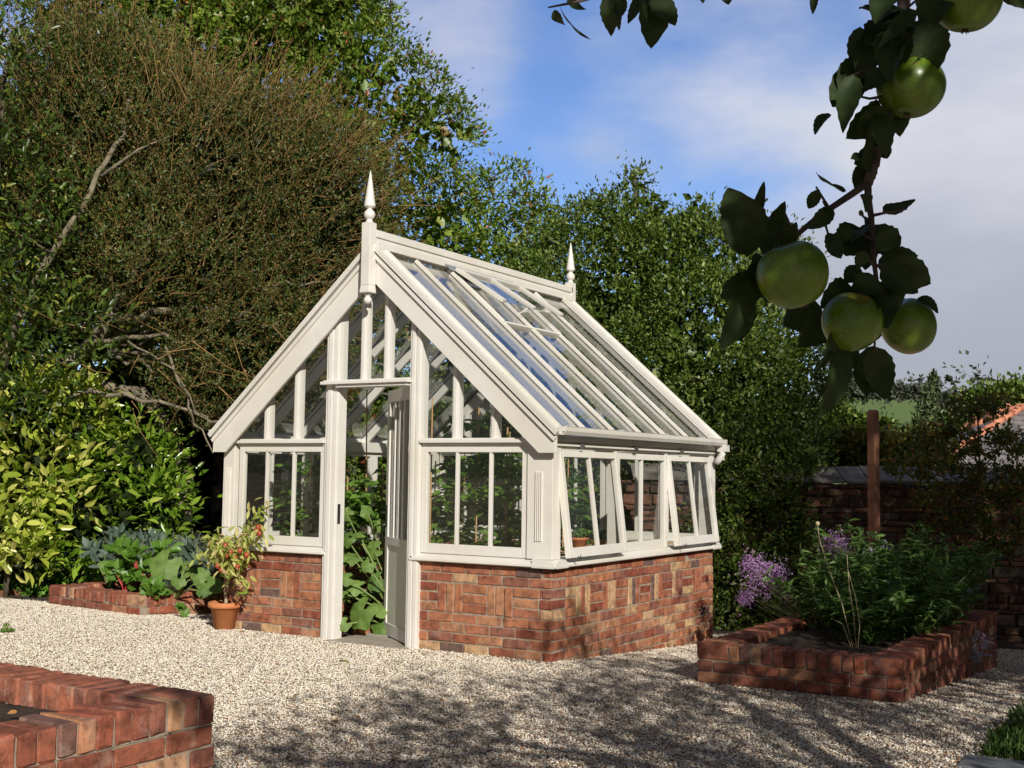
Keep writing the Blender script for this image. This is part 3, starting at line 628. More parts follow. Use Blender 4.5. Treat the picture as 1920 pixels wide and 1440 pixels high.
# ------------------------------------------------------------------ raised beds
def bed(name, label, ox, oy, ang, w_, l_, ztop, zlow, rows, soil_drop=.06, gaps=None):
    t = thing(name, label, 'raised bed', (ox, oy, 0)); t.rotation_euler = (0, 0, ang)
    T_ = .215; ch = .0752; z0 = ztop-.108-rows*ch
    b = MB()
    brick_run(b, (0, 0), (1, 0), (0, -1), w_, rows, z0, .102); brick_run(b, (w_, 0.106), (0, 1), (1, 0), l_-.106, rows, z0, .102, phase=1)
    brick_run(b, (w_-.106, l_), (-1, 0), (0, 1), w_-.106, rows, z0, .102); brick_run(b, (0, l_-.106), (0, -1), (-1, 0), l_-.212, rows, z0, .102, phase=1)
    for p0, p1 in (((.010, .010), (w_-.010, .20)), ((.010, .21), (.20, l_-.21)), ((w_-.20, .21), (w_-.010, l_-.21)), ((.010, l_-.20), (w_-.010, l_-.010))): b.box((*p0, zlow-.1), (*p1, ztop-.112), 1)
    b.build('brick_wall', [M['bedbrick'], M['mortar']], t, world=False)
    c = MB(); hb = (.0325, T_/2, .052)
    def row(o, u, n, L):
        k = max(1, round(L/.0755)); st = L/k; u = np.array([*u, 0.]); n = np.array([*n, 0.]); o = np.array([*o, 0.])
        for i in range(k): brick(c, o+u*(i+.5)*st-n*T_/2+Z*(ztop-.052+rs.normal()*.0015)+n*rs.normal()*.003, (u, n, Z), (st/2-.0045, hb[1], hb[2]), ch=.007, jit=.0022, rot=.012)
    row((T_+.004, 0), (1, 0), (0, -1), w_-2*T_-.008); row((T_+.004, l_), (1, 0), (0, 1), w_-2*T_-.008)
    row((0, 0), (0, 1), (-1, 0), l_); row((w_, 0), (0, 1), (1, 0), l_)
    for p0, p1 in (((.012, .012), (w_-.012, T_-.012)), ((.012, l_-T_+.012), (w_-.012, l_-.012)), ((.012, T_), (T_-.012, l_-T_)), ((w_-T_+.012, T_), (w_-.012, l_-T_))): c.box((*p0, ztop-.11), (*p1, ztop-.012), 1)
    c.build('brick_coping', [M['bedbrick'], M['mortar']], t, world=False)
    n_ = 26; V = []; 
    for j in range(n_):
        for i in range(n_):
            x = T_-.01+(w_-2*T_+.02)*i/(n_-1); y = T_-.01+(l_-2*T_+.02)*j/(n_-1)
            V.append((x, y, ztop-soil_drop+.02*math.sin(x*5+y*3)*math.sin(y*4)+rs.normal()*.006))
    s = MB(); s.add(V, [(j*n_+i, j*n_+i+1, (j+1)*n_+i+1, (j+1)*n_+i) for j in range(n_-1) for i in range(n_-1)]); s.build('soil', M['soil'], t, world=False)
    return t
bed('raised_bed', 'low brick raised bed at right holding leafy perennials and purple flowers', 1.19, -.13, 0, 1.33, 3.35, .262, -.25, 6)
bed('raised_bed', 'low brick raised bed of vegetables between the laurels and the terracotta pot', -6.157, .462, -.123, 1.58, 2.6, .165, -.25, 5)
bed('raised_bed', 'large brick raised bed corner in the lower left foreground with bare soil', -1.7, -8.6, 0, 2.80, 4.165, .555, 0, 6, soil_drop=.10)
# ------------------------------------------------------------------ gravel stones
def gravel():
    rng = np.random.default_rng(3)
    o = np.array([(1,0,0),(-1,0,0),(0,1,0),(0,-1,0),(0,0,1),(0,0,-1)], float)
    tf = np.array([(0,2,4),(2,1,4),(1,3,4),(3,0,4),(2,0,5),(1,2,5),(3,1,5),(0,3,5)])
    n = 1250000
    # candidates over the seen forecourt, thinner with distance
    dep = 3.9+ (12.8-3.9)*rng.random(n)**0.72
    sx = rng.random(n)*2950-750
    d = rt[None, :]*((sx-960)/F)[:, None]+fw[None, :]
    P = CAM[None, :2]+d[:, :2]*dep[:, None]
    x, y = P[:, 0], P[:, 1]
    keep = np.ones(n, bool)
    keep &= ~((x > XL) & (x < XR) & (y > -.0) & (y < YB))
    keep &= ~((x > -1.98) & (x < -1.2) & (y > -.11) & (y < .3))
    keep &= ~((x > 1.19) & (x < 2.52) & (y > -.13) & (y < 3.22))
    keep &= ~((x < 1.10) & (y < -4.435))
    keep &= ~((x > 3.3) & (y > -1.25)) | (y > 6)
    yl = np.interp(x, [-12, -7.3, -6.1, -3.9, -3.4, -.3, 1.0, 2.2, 6], [.9, .75, .58, 2.5, 3.5, 4.3, 5.2, 5.5, 5.8]); keep &= y < yl+rng.normal(size=n)*.05
    a = .123; lx = (x+6.157)*math.cos(a)-(y-.462)*math.sin(a); ly = (x+6.157)*math.sin(a)+(y-.462)*math.cos(a); keep &= ~((lx > 0) & (lx < 1.58) & (ly > 0))
    pxk = (sx > -750) & (sx < 2200)
    P = P[keep & pxk]; P = P[:380000]; n = len(P)
    s = (.0042+.0044*rng.random(n)**1.5)*np.where(rng.random(n) < .03, 1.5, 1)
    sc = s[:, None]*np.stack([.8+.9*rng.random(n), .7+.5*rng.random(n), .42+.35*rng.random(n)], 1)
    V = o[None]*sc[:, None, :]*(0.8+.45*rng.random((n, 6, 1)))
    yaw = rng.random(n)*6.283; t1 = rng.normal(size=n)*.35
    c, s_ = np.cos(t1), np.sin(t1); Vx, Vy, Vz = V[..., 0].copy(), V[..., 1].copy(), V[..., 2].copy()
    Vx, Vz = Vx*c[:, None]-Vz*s_[:, None], Vx*s_[:, None]+Vz*c[:, None]
    c, s_ = np.cos(yaw), np.sin(yaw); X = Vx*c[:, None]-Vy*s_[:, None]; Y = Vx*s_[:, None]+Vy*c[:, None]
    G = gz(P[:, 0], P[:, 1])+.002+rng.random(n)*.009
    V = np.stack([X+P[:, 0:1], Y+P[:, 1:2], Vz+G[:, None]], -1)
    m, t, b = newmat('gravel_stone'); r = island(t)
    t.links.new(ramp(t, r, [(0, (0.74, 0.64, 0.50)), (0.2, (0.84, 0.78, 0.68)), (0.45, (0.78, 0.69, 0.55)), (0.62, (0.88, 0.83, 0.75)), (0.80, (0.58, 0.45, 0.31)), (0.86, (0.72, 0.66, 0.58)), (0.93, (0.30, 0.20, 0.14)), (0.97, (0.26, 0.25, 0.24))], True), b.inputs['Base Color']); b.inputs['Roughness'].default_value = .75
    m2, t2, b2 = newmat('rusty_stone'); t2.links.new(ramp(t2, island(t2), [(0, (0.34, 0.17, 0.09)), (0.35, (0.46, 0.30, 0.18)), (0.6, (0.22, 0.10, 0.06)), (0.8, (0.40, 0.34, 0.28)), (0.92, (0.14, 0.10, 0.07))], True), b2.inputs['Base Color']); b2.inputs['Roughness'].default_value = .8
    pr = np.clip(.03+.17*np.clip((P[:, 0]+.8)/2.2, 0, 1)+.08*np.clip((-P[:, 1]-1.5)/2, 0, 1)*(P[:, 0] > -.5), 0, .3); pick = (rng.random(n) < pr).astype(np.int32)
    props(fast('gravel', V.reshape(-1, 3), (tf[None]+(np.arange(n)*6)[:, None, None]).reshape(-1, 3), [m, m2], mi=np.repeat(pick, 8)), 'pale cream and buff pea gravel covering the forecourt', kind='stuff')
gravel()
# ------------------------------------------------------------------ leaf colours
M['oak'] = leafmat('holm_oak_leaf', [(0, (.065, .115, .010)), (.4, (.11, .185, .016)), (.75, (.17, .25, .028)), (.94, (.27, .32, .06)), (.988, (.34, .10, .04))], .42, .22, vary=(.7, 1.2), vs=.9)
M['bay'] = leafmat('bay_leaf', [(0, (.05, .085, .012)), (.5, (.09, .145, .018)), (.85, (.14, .205, .032)), (.97, (.24, .28, .07))], .45, .18, vary=(.75, 1.2), vs=.8)
M['twigleaf'] = leafmat('small_dark_leaf', [(0, (.03, .055, .012)), (.5, (.065, .10, .02)), (.80, (.12, .155, .035)), (.92, (.20, .13, .04))], .45, .15, vary=(.7, 1.2), vs=.8, spec=.35)
M['mid'] = leafmat('broad_green_leaf', [(0, (.025, .05, .009)), (.5, (.055, .10, .014)), (.9, (.11, .17, .025)), (.97, (.25, .26, .04))], .33, .25)
M['laurel'] = leafmat('laurel_leaf', [(0, (.08, .16, .012)), (.5, (.15, .26, .02)), (.85, (.24, .36, .04)), (1, (.38, .44, .08))], .25, .25, vs=.9)
M['spotted'] = leafmat('spotted_laurel_leaf', [(0, (.18, .28, .02)), (.35, (.34, .42, .05)), (.7, (.52, .56, .10)), (1, (.68, .64, .22))], .28, .25, vs=1.2)
M['twig'] = simple('reddish_twig', (.20, .115, .035), (.34, .21, .075), 3, .7, 0)
M['paletwig'] = simple('grey_twig', (.13, .10, .06), (.24, .19, .12), 3, .8, 0)
M['acer'] = leafmat('acer_leaf', [(0, (.05, .085, .015)), (.5, (.10, .13, .02)), (.8, (.20, .14, .03)), (1, (.25, .09, .03))], .5, .35)
M['hedge'] = leafmat('autumn_shrub_leaf', [(0, (.07, .10, .02)), (.4, (.17, .2, .04)), (.75, (.32, .27, .07)), (1, (.32, .14, .05))], .5, .3)
M['dark'] = leafmat('shade_painted_leaf', [(0, (.008, .014, .005)), (1, (.022, .034, .010))], .5, 0, spec=.2)  # near-black leaf: shade of crown interiors and thicket put into the colour
M['fir'] = leafmat('conifer_spray', [(0, (.05, .08, .03)), (1, (.11, .14, .05))], .6, .1)
def tree(name, label, cat, base, crown_parts, limbs, bark='bark2', twigs=None, trunkname='trunk', group=None):
    t = thing(name, label, cat, base, group)
    if limbs:
        b = MB()
        for l in limbs: limb(b, *l[:3], **(l[3] if len(l) > 3 else {}))
        b.build(trunkname, M[bark], t)
    for nm, sets, mat in crown_parts:
        V, T = join(sets) if isinstance(sets, list) else sets
        fast(nm, V, T, M[mat], t)
    return t
def gnd(px, dep, py=900):
    p = at(px, py, dep); return np.array([p[0], p[1], float(gz(p[0], p[1]))])
# B: big evergreen oak-like tree behind, filling the top
rng = np.random.default_rng(11)
Bb = [pb(x, y, d, r) for x, y, d, r in ((560, 60, 17.5, 190), (690, 130, 17, 85), (640, 230, 17, 110), (775, 215, 17, 95), (830, 262, 17, 62), (760, 320, 17, 78), (700, 400, 17.2, 110), (420, 20, 18, 210), (240, -60, 18, 180), (100, -30, 18, 120), (520, 300, 18, 200), (300, 200, 18.5, 220), (640, 20, 17.5, 100), (820, 420, 17.4, 85), (240, 500, 19, 260), (560, 600, 18.5, 220), (640, 760, 18, 180), (80, 300, 18.5, 200))]
gB = gnd(420, 18.5)
tree('evergreen_oak', 'tall dense evergreen oak with sunlit leathery leaves behind the twiggy tree', 'tree', gB,
     [('crown', [crown(Bb, 5200, 46, .125, .075, .036, rng, front=.2, hi=1.0), core(Bb, 15000, .22, .15, rng)], 'oak')],
     [([gB, at(430, 700, 18.4), at(450, 400, 18.2), at(470, 100, 18)], .22, .06), ([at(430, 700, 18.4), at(600, 400, 17.8), at(760, 240, 17.2)], .14, .03), ([at(600, 500, 18), at(690, 400, 17.4), at(800, 380, 17.2)], .08, .02)])
# C: lighter tree above the roof ridge
Cb = [pb(x, y, d, r) for x, y, d, r in ((905, 400, 18.5, 62), (880, 470, 18.5, 80), (990, 410, 18.5, 52), (1035, 440, 18.5, 50), (960, 500, 18.5, 80), (1060, 540, 18.5, 70), (850, 560, 18.5, 90), (940, 345, 18.5, 26), (1080, 405, 18.5, 20), (960, 640, 18.5, 110))]
gC = gnd(930, 18.7)
tree('evergreen_oak', 'looser yellowish evergreen tree showing above the middle of the greenhouse ridge', 'tree', gC,
     [('crown', [crown(Cb, 1000, 36, .115, .078, .036, rng, front=.3, lo=.6, hi=1.06), core(Cb, 900, .16, .10, rng)], 'oak')],
     [([gC, at(930, 700, 18.6), at(950, 500, 18.5), at(1000, 400, 18.5)], .14, .02), ([at(940, 600, 18.5), at(900, 420, 18.5)], .06, .015), ([at(960, 520, 18.5), at(1060, 410, 18.5)], .05, .01)])
# D: dense bushy tree right of the greenhouse
Db = [pb(x, y, d, r, ry) for x, y, d, r, ry in ((1195, 430, 15.2, 100, 100), (1190, 335, 15.2, 34, 42), (1290, 460, 15, 110, 95), (1120, 440, 15.4, 62, 70), (1300, 380, 15.2, 26, 30), (1390, 545, 14.8, 115, 105), (1180, 600, 15.2, 190, 170), (1430, 700, 14.6, 120, 140), (1320, 720, 14.4, 190, 190), (1480, 830, 14.4, 85, 110), (1340, 950, 14.2, 190, 170), (1440, 1010, 14.0, 100, 120), (1380, 1120, 13.6, 90, 80), (1050, 640, 15.6, 150, 150), (1060, 850, 15.6, 220, 200), (1200, 1000, 15.2, 200, 140), (1480, 890, 13.7, 75, 85), (1400, 930, 13.5, 100, 110), (1430, 1060, 13.3, 60, 80), (1370, 1100, 13.1, 60, 90))]
gD = gnd(1330, 15)
tree('bay_tree', 'broad dark green bushy tree with small leaves close behind the right end of the greenhouse', 'tree', gD,
     [('crown', [crown(Db, 6200, 42, .115, .062, .030, rng, front=.25, hi=1.01), core(Db, 11000, .16, .11, rng)], 'bay')],
     [([gD, at(1330, 900, 15), at(1310, 650, 15), at(1300, 450, 15)], .12, .02), ([at(1320, 750, 15), at(1200, 500, 15.1), at(1190, 320, 15.2)], .08, .012), ([at(1320, 700, 15), at(1420, 520, 14.8)], .06, .012), ([at(1300, 1000, 14.9), at(1420, 850, 14.4), at(1500, 780, 14.3)], .06, .012)])
# A: twiggy brown shrubby tree on the left
Ab = [pb(x, y, d, r, ry) for x, y, d, r, ry in ((240, 270, 14.6, 200, 170), (440, 345, 14.4, 200, 150), (590, 420, 14.2, 140, 170), (150, 430, 14.6, 170, 200), (370, 500, 14.4, 210, 140), (560, 590, 14, 120, 120), (170, 130, 14.8, 120, 90), (420, 700, 14.2, 130, 90), (480, 640, 14, 150, 110))]
gA = gnd(345, 14.6)
HUB = at(170, 660, 14.4)
def twigset(blobs, n, rng, L=(.35, .9), r=(.0035, .001), outw=.7, upb=.5, lo=.55, hi=1.0):
    C, O = crown_pts(blobs, n, rng, lo, hi, .7); k = O@(-fw) > -.2; C, O = C[k], O[k]; n = len(C)
    D = unit(O*outw*.5+unit(C-HUB)*.9+np.array([0, 0, upb*.6])+rng.normal(size=(n, 3))*.42); l = L[0]+rng.random((n, 1))*(L[1]-L[0])
    Bm = C+D*l*.5+rng.normal(size=(n, 3))*.06; E = C+D*l+rng.normal(size=(n, 3))*.08+np.array([0, 0, .10])*l
    return tubeset(C, Bm, E, r[0], r[1]), (C, Bm, E, D)
tw1, (c1, m1, e1, d1) = twigset(Ab, 2900, rng, (.35, .9), (.0062, .0024), .9, .35)
tw2, (c2, m2, e2, d2) = twigset(Ab, 5200, rng, (.25, .5), (.0045, .002), .6, .35, lo=.8, hi=1.06)
tw3, _ = twigset([pb(620, 300, 14, 130, 90), pb(680, 400, 13.8, 70, 110), pb(420, 200, 14.2, 200, 90)], 380, rng, (.3, .7), (.0045, .0018), .5, .4)
tw4, _ = twigset([pb(420, 620, 13.6, 260, 130), pb(250, 640, 13.8, 190, 130)], 130, rng, (.4, .9), (.007, .002), .35, -.1)
def along(c, mdl, e, per, rng):
    n = len(c); idx = np.repeat(np.arange(n), per); t = rng.random((len(idx), 1))
    p = np.where(t < .5, c[idx]*(1-2*t)+mdl[idx]*2*t, mdl[idx]*(2-2*t)+e[idx]*(2*t-1)); return p+rng.normal(size=p.shape)*.022, idx
pA, ia = along(c1, m1, e1, 40, rng); pA2, ia2 = along(c2, m2, e2, 24, rng)
PP = np.concatenate([pA, pA2]); n = len(PP)
lvA = leafset(PP, unit(rng.normal(size=(n, 3))*.7+np.array([0, 0, .3])), rng.normal(size=(n, 3)), .036*(.7+rng.random(n)*.7), .02, RH)
tA = tree('twiggy_shrub_tree', 'spreading brown twiggy tree with tiny dark leaves overhanging the left of the greenhouse', 'tree', gA,
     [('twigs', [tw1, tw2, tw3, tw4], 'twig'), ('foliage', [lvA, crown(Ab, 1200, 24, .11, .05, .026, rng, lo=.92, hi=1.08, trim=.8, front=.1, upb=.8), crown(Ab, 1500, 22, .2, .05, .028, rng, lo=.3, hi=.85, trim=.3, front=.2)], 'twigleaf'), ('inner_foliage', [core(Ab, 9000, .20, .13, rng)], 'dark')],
     [([gA, at(345, 980, 14.6), at(340, 860, 14.6), at(270, 740, 14.5), at(120, 700, 14.3)], .14, .05, dict(wob=.03)),
      ([at(100, 720, 14.2), at(160, 655, 14.1), at(205, 595, 14.0), at(240, 545, 13.9), at(262, 490, 13.8), at(275, 420, 13.8)], .105, .04, dict(wob=.03)),
      ([at(215, 595, 13.9), at(330, 580, 13.8), at(450, 585, 13.7), at(560, 560, 13.7)], .055, .015, dict(wob=.035)),
      ([at(160, 640, 13.9), at(280, 625, 13.8), at(370, 640, 13.7), at(450, 650, 13.6), at(520, 640, 13.6)], .030, .010, dict(wob=.035)),
      ([at(75, 715, 13.6), at(130, 738, 13.6), at(240, 735, 13.5), at(330, 765, 13.5), at(430, 790, 13.4)], .038, .014, dict(wob=.03)),
      ([at(310, 650, 13.5), at(340, 720, 13.4), at(355, 760, 13.4), at(372, 810, 13.4), at(400, 850, 13.3)], .016, .007, dict(wob=.02)),
      ([at(240, 640, 13.5), at(300, 680, 13.4), at(355, 740, 13.3), at(390, 800, 13.3)], .014, .006, dict(wob=.03)),
      ([at(262, 500, 13.8), at(330, 440, 13.9), at(440, 370, 13.9), at(520, 330, 14), at(600, 290, 14)], .045, .012, dict(wob=.03)),
      ([at(400, 400, 13.9), at(500, 360, 13.9), at(640, 270, 13.9)], .025, .008, dict(wob=.03)),
      ([at(450, 480, 13.8), at(540, 440, 13.8), at(640, 330, 13.9)], .020, .007, dict(wob=.03)), ([at(300, 460, 13.9), at(260, 300, 14), at(240, 180, 14)], .03, .008, dict(wob=.03)),
      ([at(470, 540, 13.6), at(560, 530, 13.6), at(640, 515, 13.6)], .022, .006, dict(wob=.03))]+[([HUB+(at(px_, py_, 13.9)-HUB)*.12, HUB*.5+at(px_, py_, 13.8)*.5+np.array([0, 0, -.12]), at(px_, py_, 13.9)], .028, .006, dict(wob=.035, sub=4)) for px_, py_ in ((330, 130), (420, 170), (520, 210), (590, 260), (660, 300), (690, 360), (660, 430), (620, 480), (560, 520), (470, 470), (380, 250), (180, 200), (120, 260), (60, 330), (280, 350), (500, 340), (420, 430), (540, 400), (480, 640), (550, 660), (420, 700))], bark='bark')
tree('leaning_sapling', 'slim pale trunk leaning up to the right through the left side trees', 'tree', gnd(-60, 14.2),
     [('crown', crown([pb(255, 180, 14.2, 60)], 60, 20, .15, .07, .035, rng), 'mid')],
     [([gnd(-60, 14.2), at(-40, 780, 13.8), at(20, 620, 13.6), at(75, 530, 13.5), at(135, 420, 13.4), at(190, 330, 13.5), at(225, 250, 13.6), at(245, 180, 13.8)], .062, .02, dict(wob=.03)),
      ([at(70, 530, 13.5), at(90, 470, 13.4), at(20, 430, 13.4)], .02, .006), ([at(190, 330, 13.5), at(260, 280, 13.5), at(330, 250, 13.6)], .022, .006)], bark='bark')
# F: leafy tree at the left edge
Fb = [pb(x, y, d, r, ry) for x, y, d, r, ry in ((-20, 120, 13.6, 90, 130), (30, 190, 13.6, 70, 90), (10, 330, 13.4, 90, 110), (70, 300, 13.6, 50, 50), (-20, 560, 13.2, 110, 120), (60, 600, 13.2, 80, 70), (90, 690, 13.2, 60, 40), (160, 610, 13.3, 60, 45), (100, 470, 13.4, 60, 50), (40, 720, 13.1, 110, 60))]
gF = gnd(-40, 13.8)
tree('leafy_tree', 'green broad leaved tree at the far left edge', 'tree', gF,
     [('crown', crown(Fb, 520, 13, .20, .105, .042, rng, OV, lo=.5, front=.4), 'mid')],
     [([gF, at(-30, 700, 13.7), at(-10, 400, 13.6), at(10, 120, 13.6)], .10, .02), ([at(-20, 500, 13.6), at(70, 440, 13.5), at(110, 400, 13.5)], .03, .008)], twigs=None)
# E: laurels, lower left
def shrub(name, label, blobs, ncl, nl, L, W, mat, base, tpl=OV, dark=1500, cr=.16, **kw):
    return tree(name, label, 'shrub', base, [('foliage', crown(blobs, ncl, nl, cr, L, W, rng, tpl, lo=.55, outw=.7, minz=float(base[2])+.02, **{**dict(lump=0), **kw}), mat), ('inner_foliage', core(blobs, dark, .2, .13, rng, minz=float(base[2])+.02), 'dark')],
                [([base, base+np.array([.1, 0, .6]), blobs[0][0]], .03, .01), ([base, base+np.array([-.15, .1, .5]), blobs[-1][0]], .025, .01)])
shrub('spotted_laurel', 'tall yellow spotted laurel bush at the left edge', [pb(20, 800, 13.6, 100, 100), pb(60, 900, 13.5, 110, 90), pb(-20, 930, 13.4, 110, 110), pb(30, 1010, 13.3, 70, 60), pb(130, 790, 13.8, 60, 60)], 330, 13, .17, .075, 'spotted', gnd(40, 13.7), lump=3.0, lumpsize=.45, cr=.14)
shrub('laurel', 'glossy green laurel bush behind the left vegetable bed', [pb(170, 890, 13.9, 100, 95), pb(240, 860, 13.8, 70, 60), pb(275, 945, 13.7, 65, 60), pb(190, 980, 13.6, 110, 80), pb(320, 990, 13.6, 42, 42), pb(110, 1010, 13.6, 60, 50), pb(230, 800, 13.9, 30, 14), pb(120, 780, 13.8, 36, 22)], 430, 13, .135, .056, 'laurel', gnd(230, 14), lump=2.0, lumpsize=.4, cr=.13, dark=900)
shrub('spotted_laurel', 'small yellow variegated laurel sprays low at the left edge', [pb(15, 990, 12.9, 50, 45), pb(50, 1040, 12.9, 35, 25)], 40, 11, .17, .07, 'spotted', gnd(20, 13.1), dark=60)
# deep background greenery that closes the view under the trees
BGb = [pb(x, y, d, r, ry) for x, y, d, r, ry in ((-100, 800, 20, 300, 300), (200, 850, 20, 300, 260), (480, 850, 20, 300, 260), (760, 850, 20, 280, 240), (1000, 900, 20, 260, 240), (-200, 400, 20.5, 300, 400))]
gG = gnd(350, 20)
tree('background_thicket', 'deep shaded thicket closing the view behind the left trees and the greenhouse', 'thicket', gG,
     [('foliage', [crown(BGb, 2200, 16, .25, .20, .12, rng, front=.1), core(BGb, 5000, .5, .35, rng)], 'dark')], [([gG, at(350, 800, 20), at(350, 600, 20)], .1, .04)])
# ------------------------------------------------------------------ the right-hand side
def stone_wall():
    rg = np.random.default_rng(5)
    u = np.array([.862, .507, 0]); nn = np.array([.507, -.862, 0])
    o = gnd(1890, 13.4)-u*4.2; o[2] = 0; L = 9.0
    t = thing('stone_wall', 'dark old garden wall of rough reddish stone with a slate coping', 'wall', (*o[:2], -.6))
    b = MB(); z = -.75
    while z < 1.27:
        h = .05+rg.random()*.085; h = min(h, 1.31-z); s = -rg.random()*.2
        while s < L:
            l = .12+rg.random()*.34*(1.3 if h > .09 else .8)
            c = o+u*(s+l/2)+Z*(z+h/2)+nn*(-.12+rg.normal()*.008)
            brick(b, c, (u, nn, Z), (max(.03, (l-.02)/2), .13, max(.012, (h-.017)/2)), ch=.012, jit=.005, rot=.015); s += l
        z += h
    b.obox(o-nn*.34+Z*-.9, u, -nn*-1, Z, L, .315, 2.19, 1)
    b.build('stonework', [M['stone'], M['darkmortar']], t)
    c = MB(); s = 0
    while s < L:
        l = .22+rg.random()*.16; a = o+u*(s)+nn*.055+Z*(1.315+rg.normal()*.004); v = unit(-nn*.42+Z*.16); c.obox(a, u, v, unit(np.cross(u, v)), l-.008, .46, .025); s += l
    c.build('slate_coping', M['coping'], t)
M['stone'] = brickmat('garden_wall_stone')
r_ = [n for n in M['stone'].node_tree.nodes if n.type == 'VALTORGB'][0].color_ramp
for e, c in zip(r_.elements, ((.10, .05, .035), (.16, .075, .05), (.075, .045, .035), (.19, .10, .065), (.13, .10, .08), (.11, .05, .035), (.06, .05, .045), (.15, .08, .055))): e.color = (*c, 1)
M['darkmortar'] = simple('old_mortar', (.045, .035, .03), (.10, .08, .065), 12, .95, .5)
M['coping'] = simple('slate_coping', (.17, .15, .14), (.30, .27, .25), 5, .7, .4, .005, 40)
stone_wall()
# oak post
pp = at(1638, 900, 11.2); pz = float(gz(pp[0], pp[1]))
t = thing('timber_post', 'square red brown timber post standing behind the right raised bed', 'post', (pp[0], pp[1], pz))
b = MB(); a_ = at(1638, 768, 11.2)[2]; h = .042
R45 = .35
cx_, cy_ = pp[0], pp[1]; q = [(cx_+h*1.3*math.cos(R45+k*math.pi/2), cy_+h*1.3*math.sin(R45+k*math.pi/2)) for k in range(4)]
b.add([(x, y, pz-.2) for x, y in q]+[(x, y, a_-.02) for x, y in q]+[(cx_+(x-cx_)*.7, cy_+(y-cy_)*.7, a_) for x, y in q], [(0,1,5,4),(1,2,6,5),(2,3,7,6),(3,0,4,7),(4,5,9,8),(5,6,10,9),(6,7,11,10),(7,4,8,11),(8,9,10,11)])
b.build('post_shaft', M['wood'], t)
# acer in front of the wall
ga = gnd(1842, 12.6)
Eb = [pb(x, y, 12.5, rx, ry, rd) for x, y, rx, ry, rd in ((1800, 768, 50, 16, .35), (1855, 755, 40, 16, .3), (1760, 806, 50, 18, .35), (1800, 830, 90, 26, .45), (1900, 830, 60, 28, .4), (1730, 870, 70, 18, .4), (1830, 890, 90, 22, .5), (1760, 930, 70, 16, .4), (1880, 950, 70, 22, .4), (1800, 985, 80, 16, .4), (1900, 1010, 50, 16, .3), (1940, 900, 50, 30, .4))]
tree('maple', 'small layered maple with bronze green leaves in front of the stone wall', 'tree', ga,
     [('foliage', crown(Eb, 230, 24, .055, .060, .034, rng, lo=.1, trim=.3, upb=-.1, lump=0), 'acer')],
     [([ga, at(1845, 1000, 12.5), at(1836, 850, 12.5), at(1832, 740, 12.5)], .022, .006), ([at(1843, 960, 12.5), at(1780, 900, 12.5), at(1730, 880, 12.5)], .010, .003), ([at(1838, 880, 12.5), at(1890, 830, 12.5)], .009, .003), ([at(1838, 900, 12.5), at(1760, 810, 12.5)], .009, .003), ([at(1843, 1000, 12.5), at(1900, 960, 12.5)], .009, .003)], bark='bark2')
# small shrubs beyond the wall
shrub('garden_shrub', 'yellow and green autumn shrub beyond the stone wall beside the timber post', [pb(1610, 855, 16, 65, 45), pb(1560, 840, 16, 30, 36), pb(1680, 870, 16, 60, 40), pb(1730, 850, 16.3, 60, 40), pb(1640, 835, 16.5, 50, 14), pb(1700, 835, 16.5, 50, 14)], 420, 22, .085, .045, 'hedge', gnd(1640, 16.2), RH, 700, .07)
shrub('garden_shrub', 'dark green shrub beyond the stone wall under the distant field', [pb(1590, 790, 19, 26, 10), pb(1640, 800, 19, 34, 8), pb(1770, 800, 19, 30, 16), pb(1560, 795, 19, 36, 34)], 220, 22, .08, .045, 'bay', gnd(1620, 19), RH, 300, .08)
shrub('garden_shrub', 'sunlit hedge behind the slate roof at the right edge', [pb(1880, 745, 34, 34, 16), pb(1920, 740, 34, 34, 18), pb(1840, 755, 34, 30, 14)], 240, 20, .14, .09, 'bay', gnd(1880, 34), RH, 300, .2)
fr = gnd(1738, 17.5); Pf = []; 
for k in range(46):
    t_ = k/45; c = at(1736+14*t_**3, 872-165*t_, 17.5); r = (1-t_)*.42+.04
    for _ in range(26): 
        a = rng.random()*6.28; q = rng.random()**.6*r; Pf.append((c[0]+q*math.cos(a), c[1]+q*math.sin(a), c[2]-q*.25+rng.normal()*.02))
Pf = np.array(Pf); n = len(Pf)
tree('young_conifer', 'thin young conifer rising in front of the green field', 'tree', fr, [('foliage', leafset(Pf, rng.normal(size=(n, 3))*.5+np.array([0, 0, .7]), rng.normal(size=(n, 3)), .11, .03), 'fir')], [([fr, at(1736, 870, 17.5), at(1750, 705, 17.5)], .03, .006)])
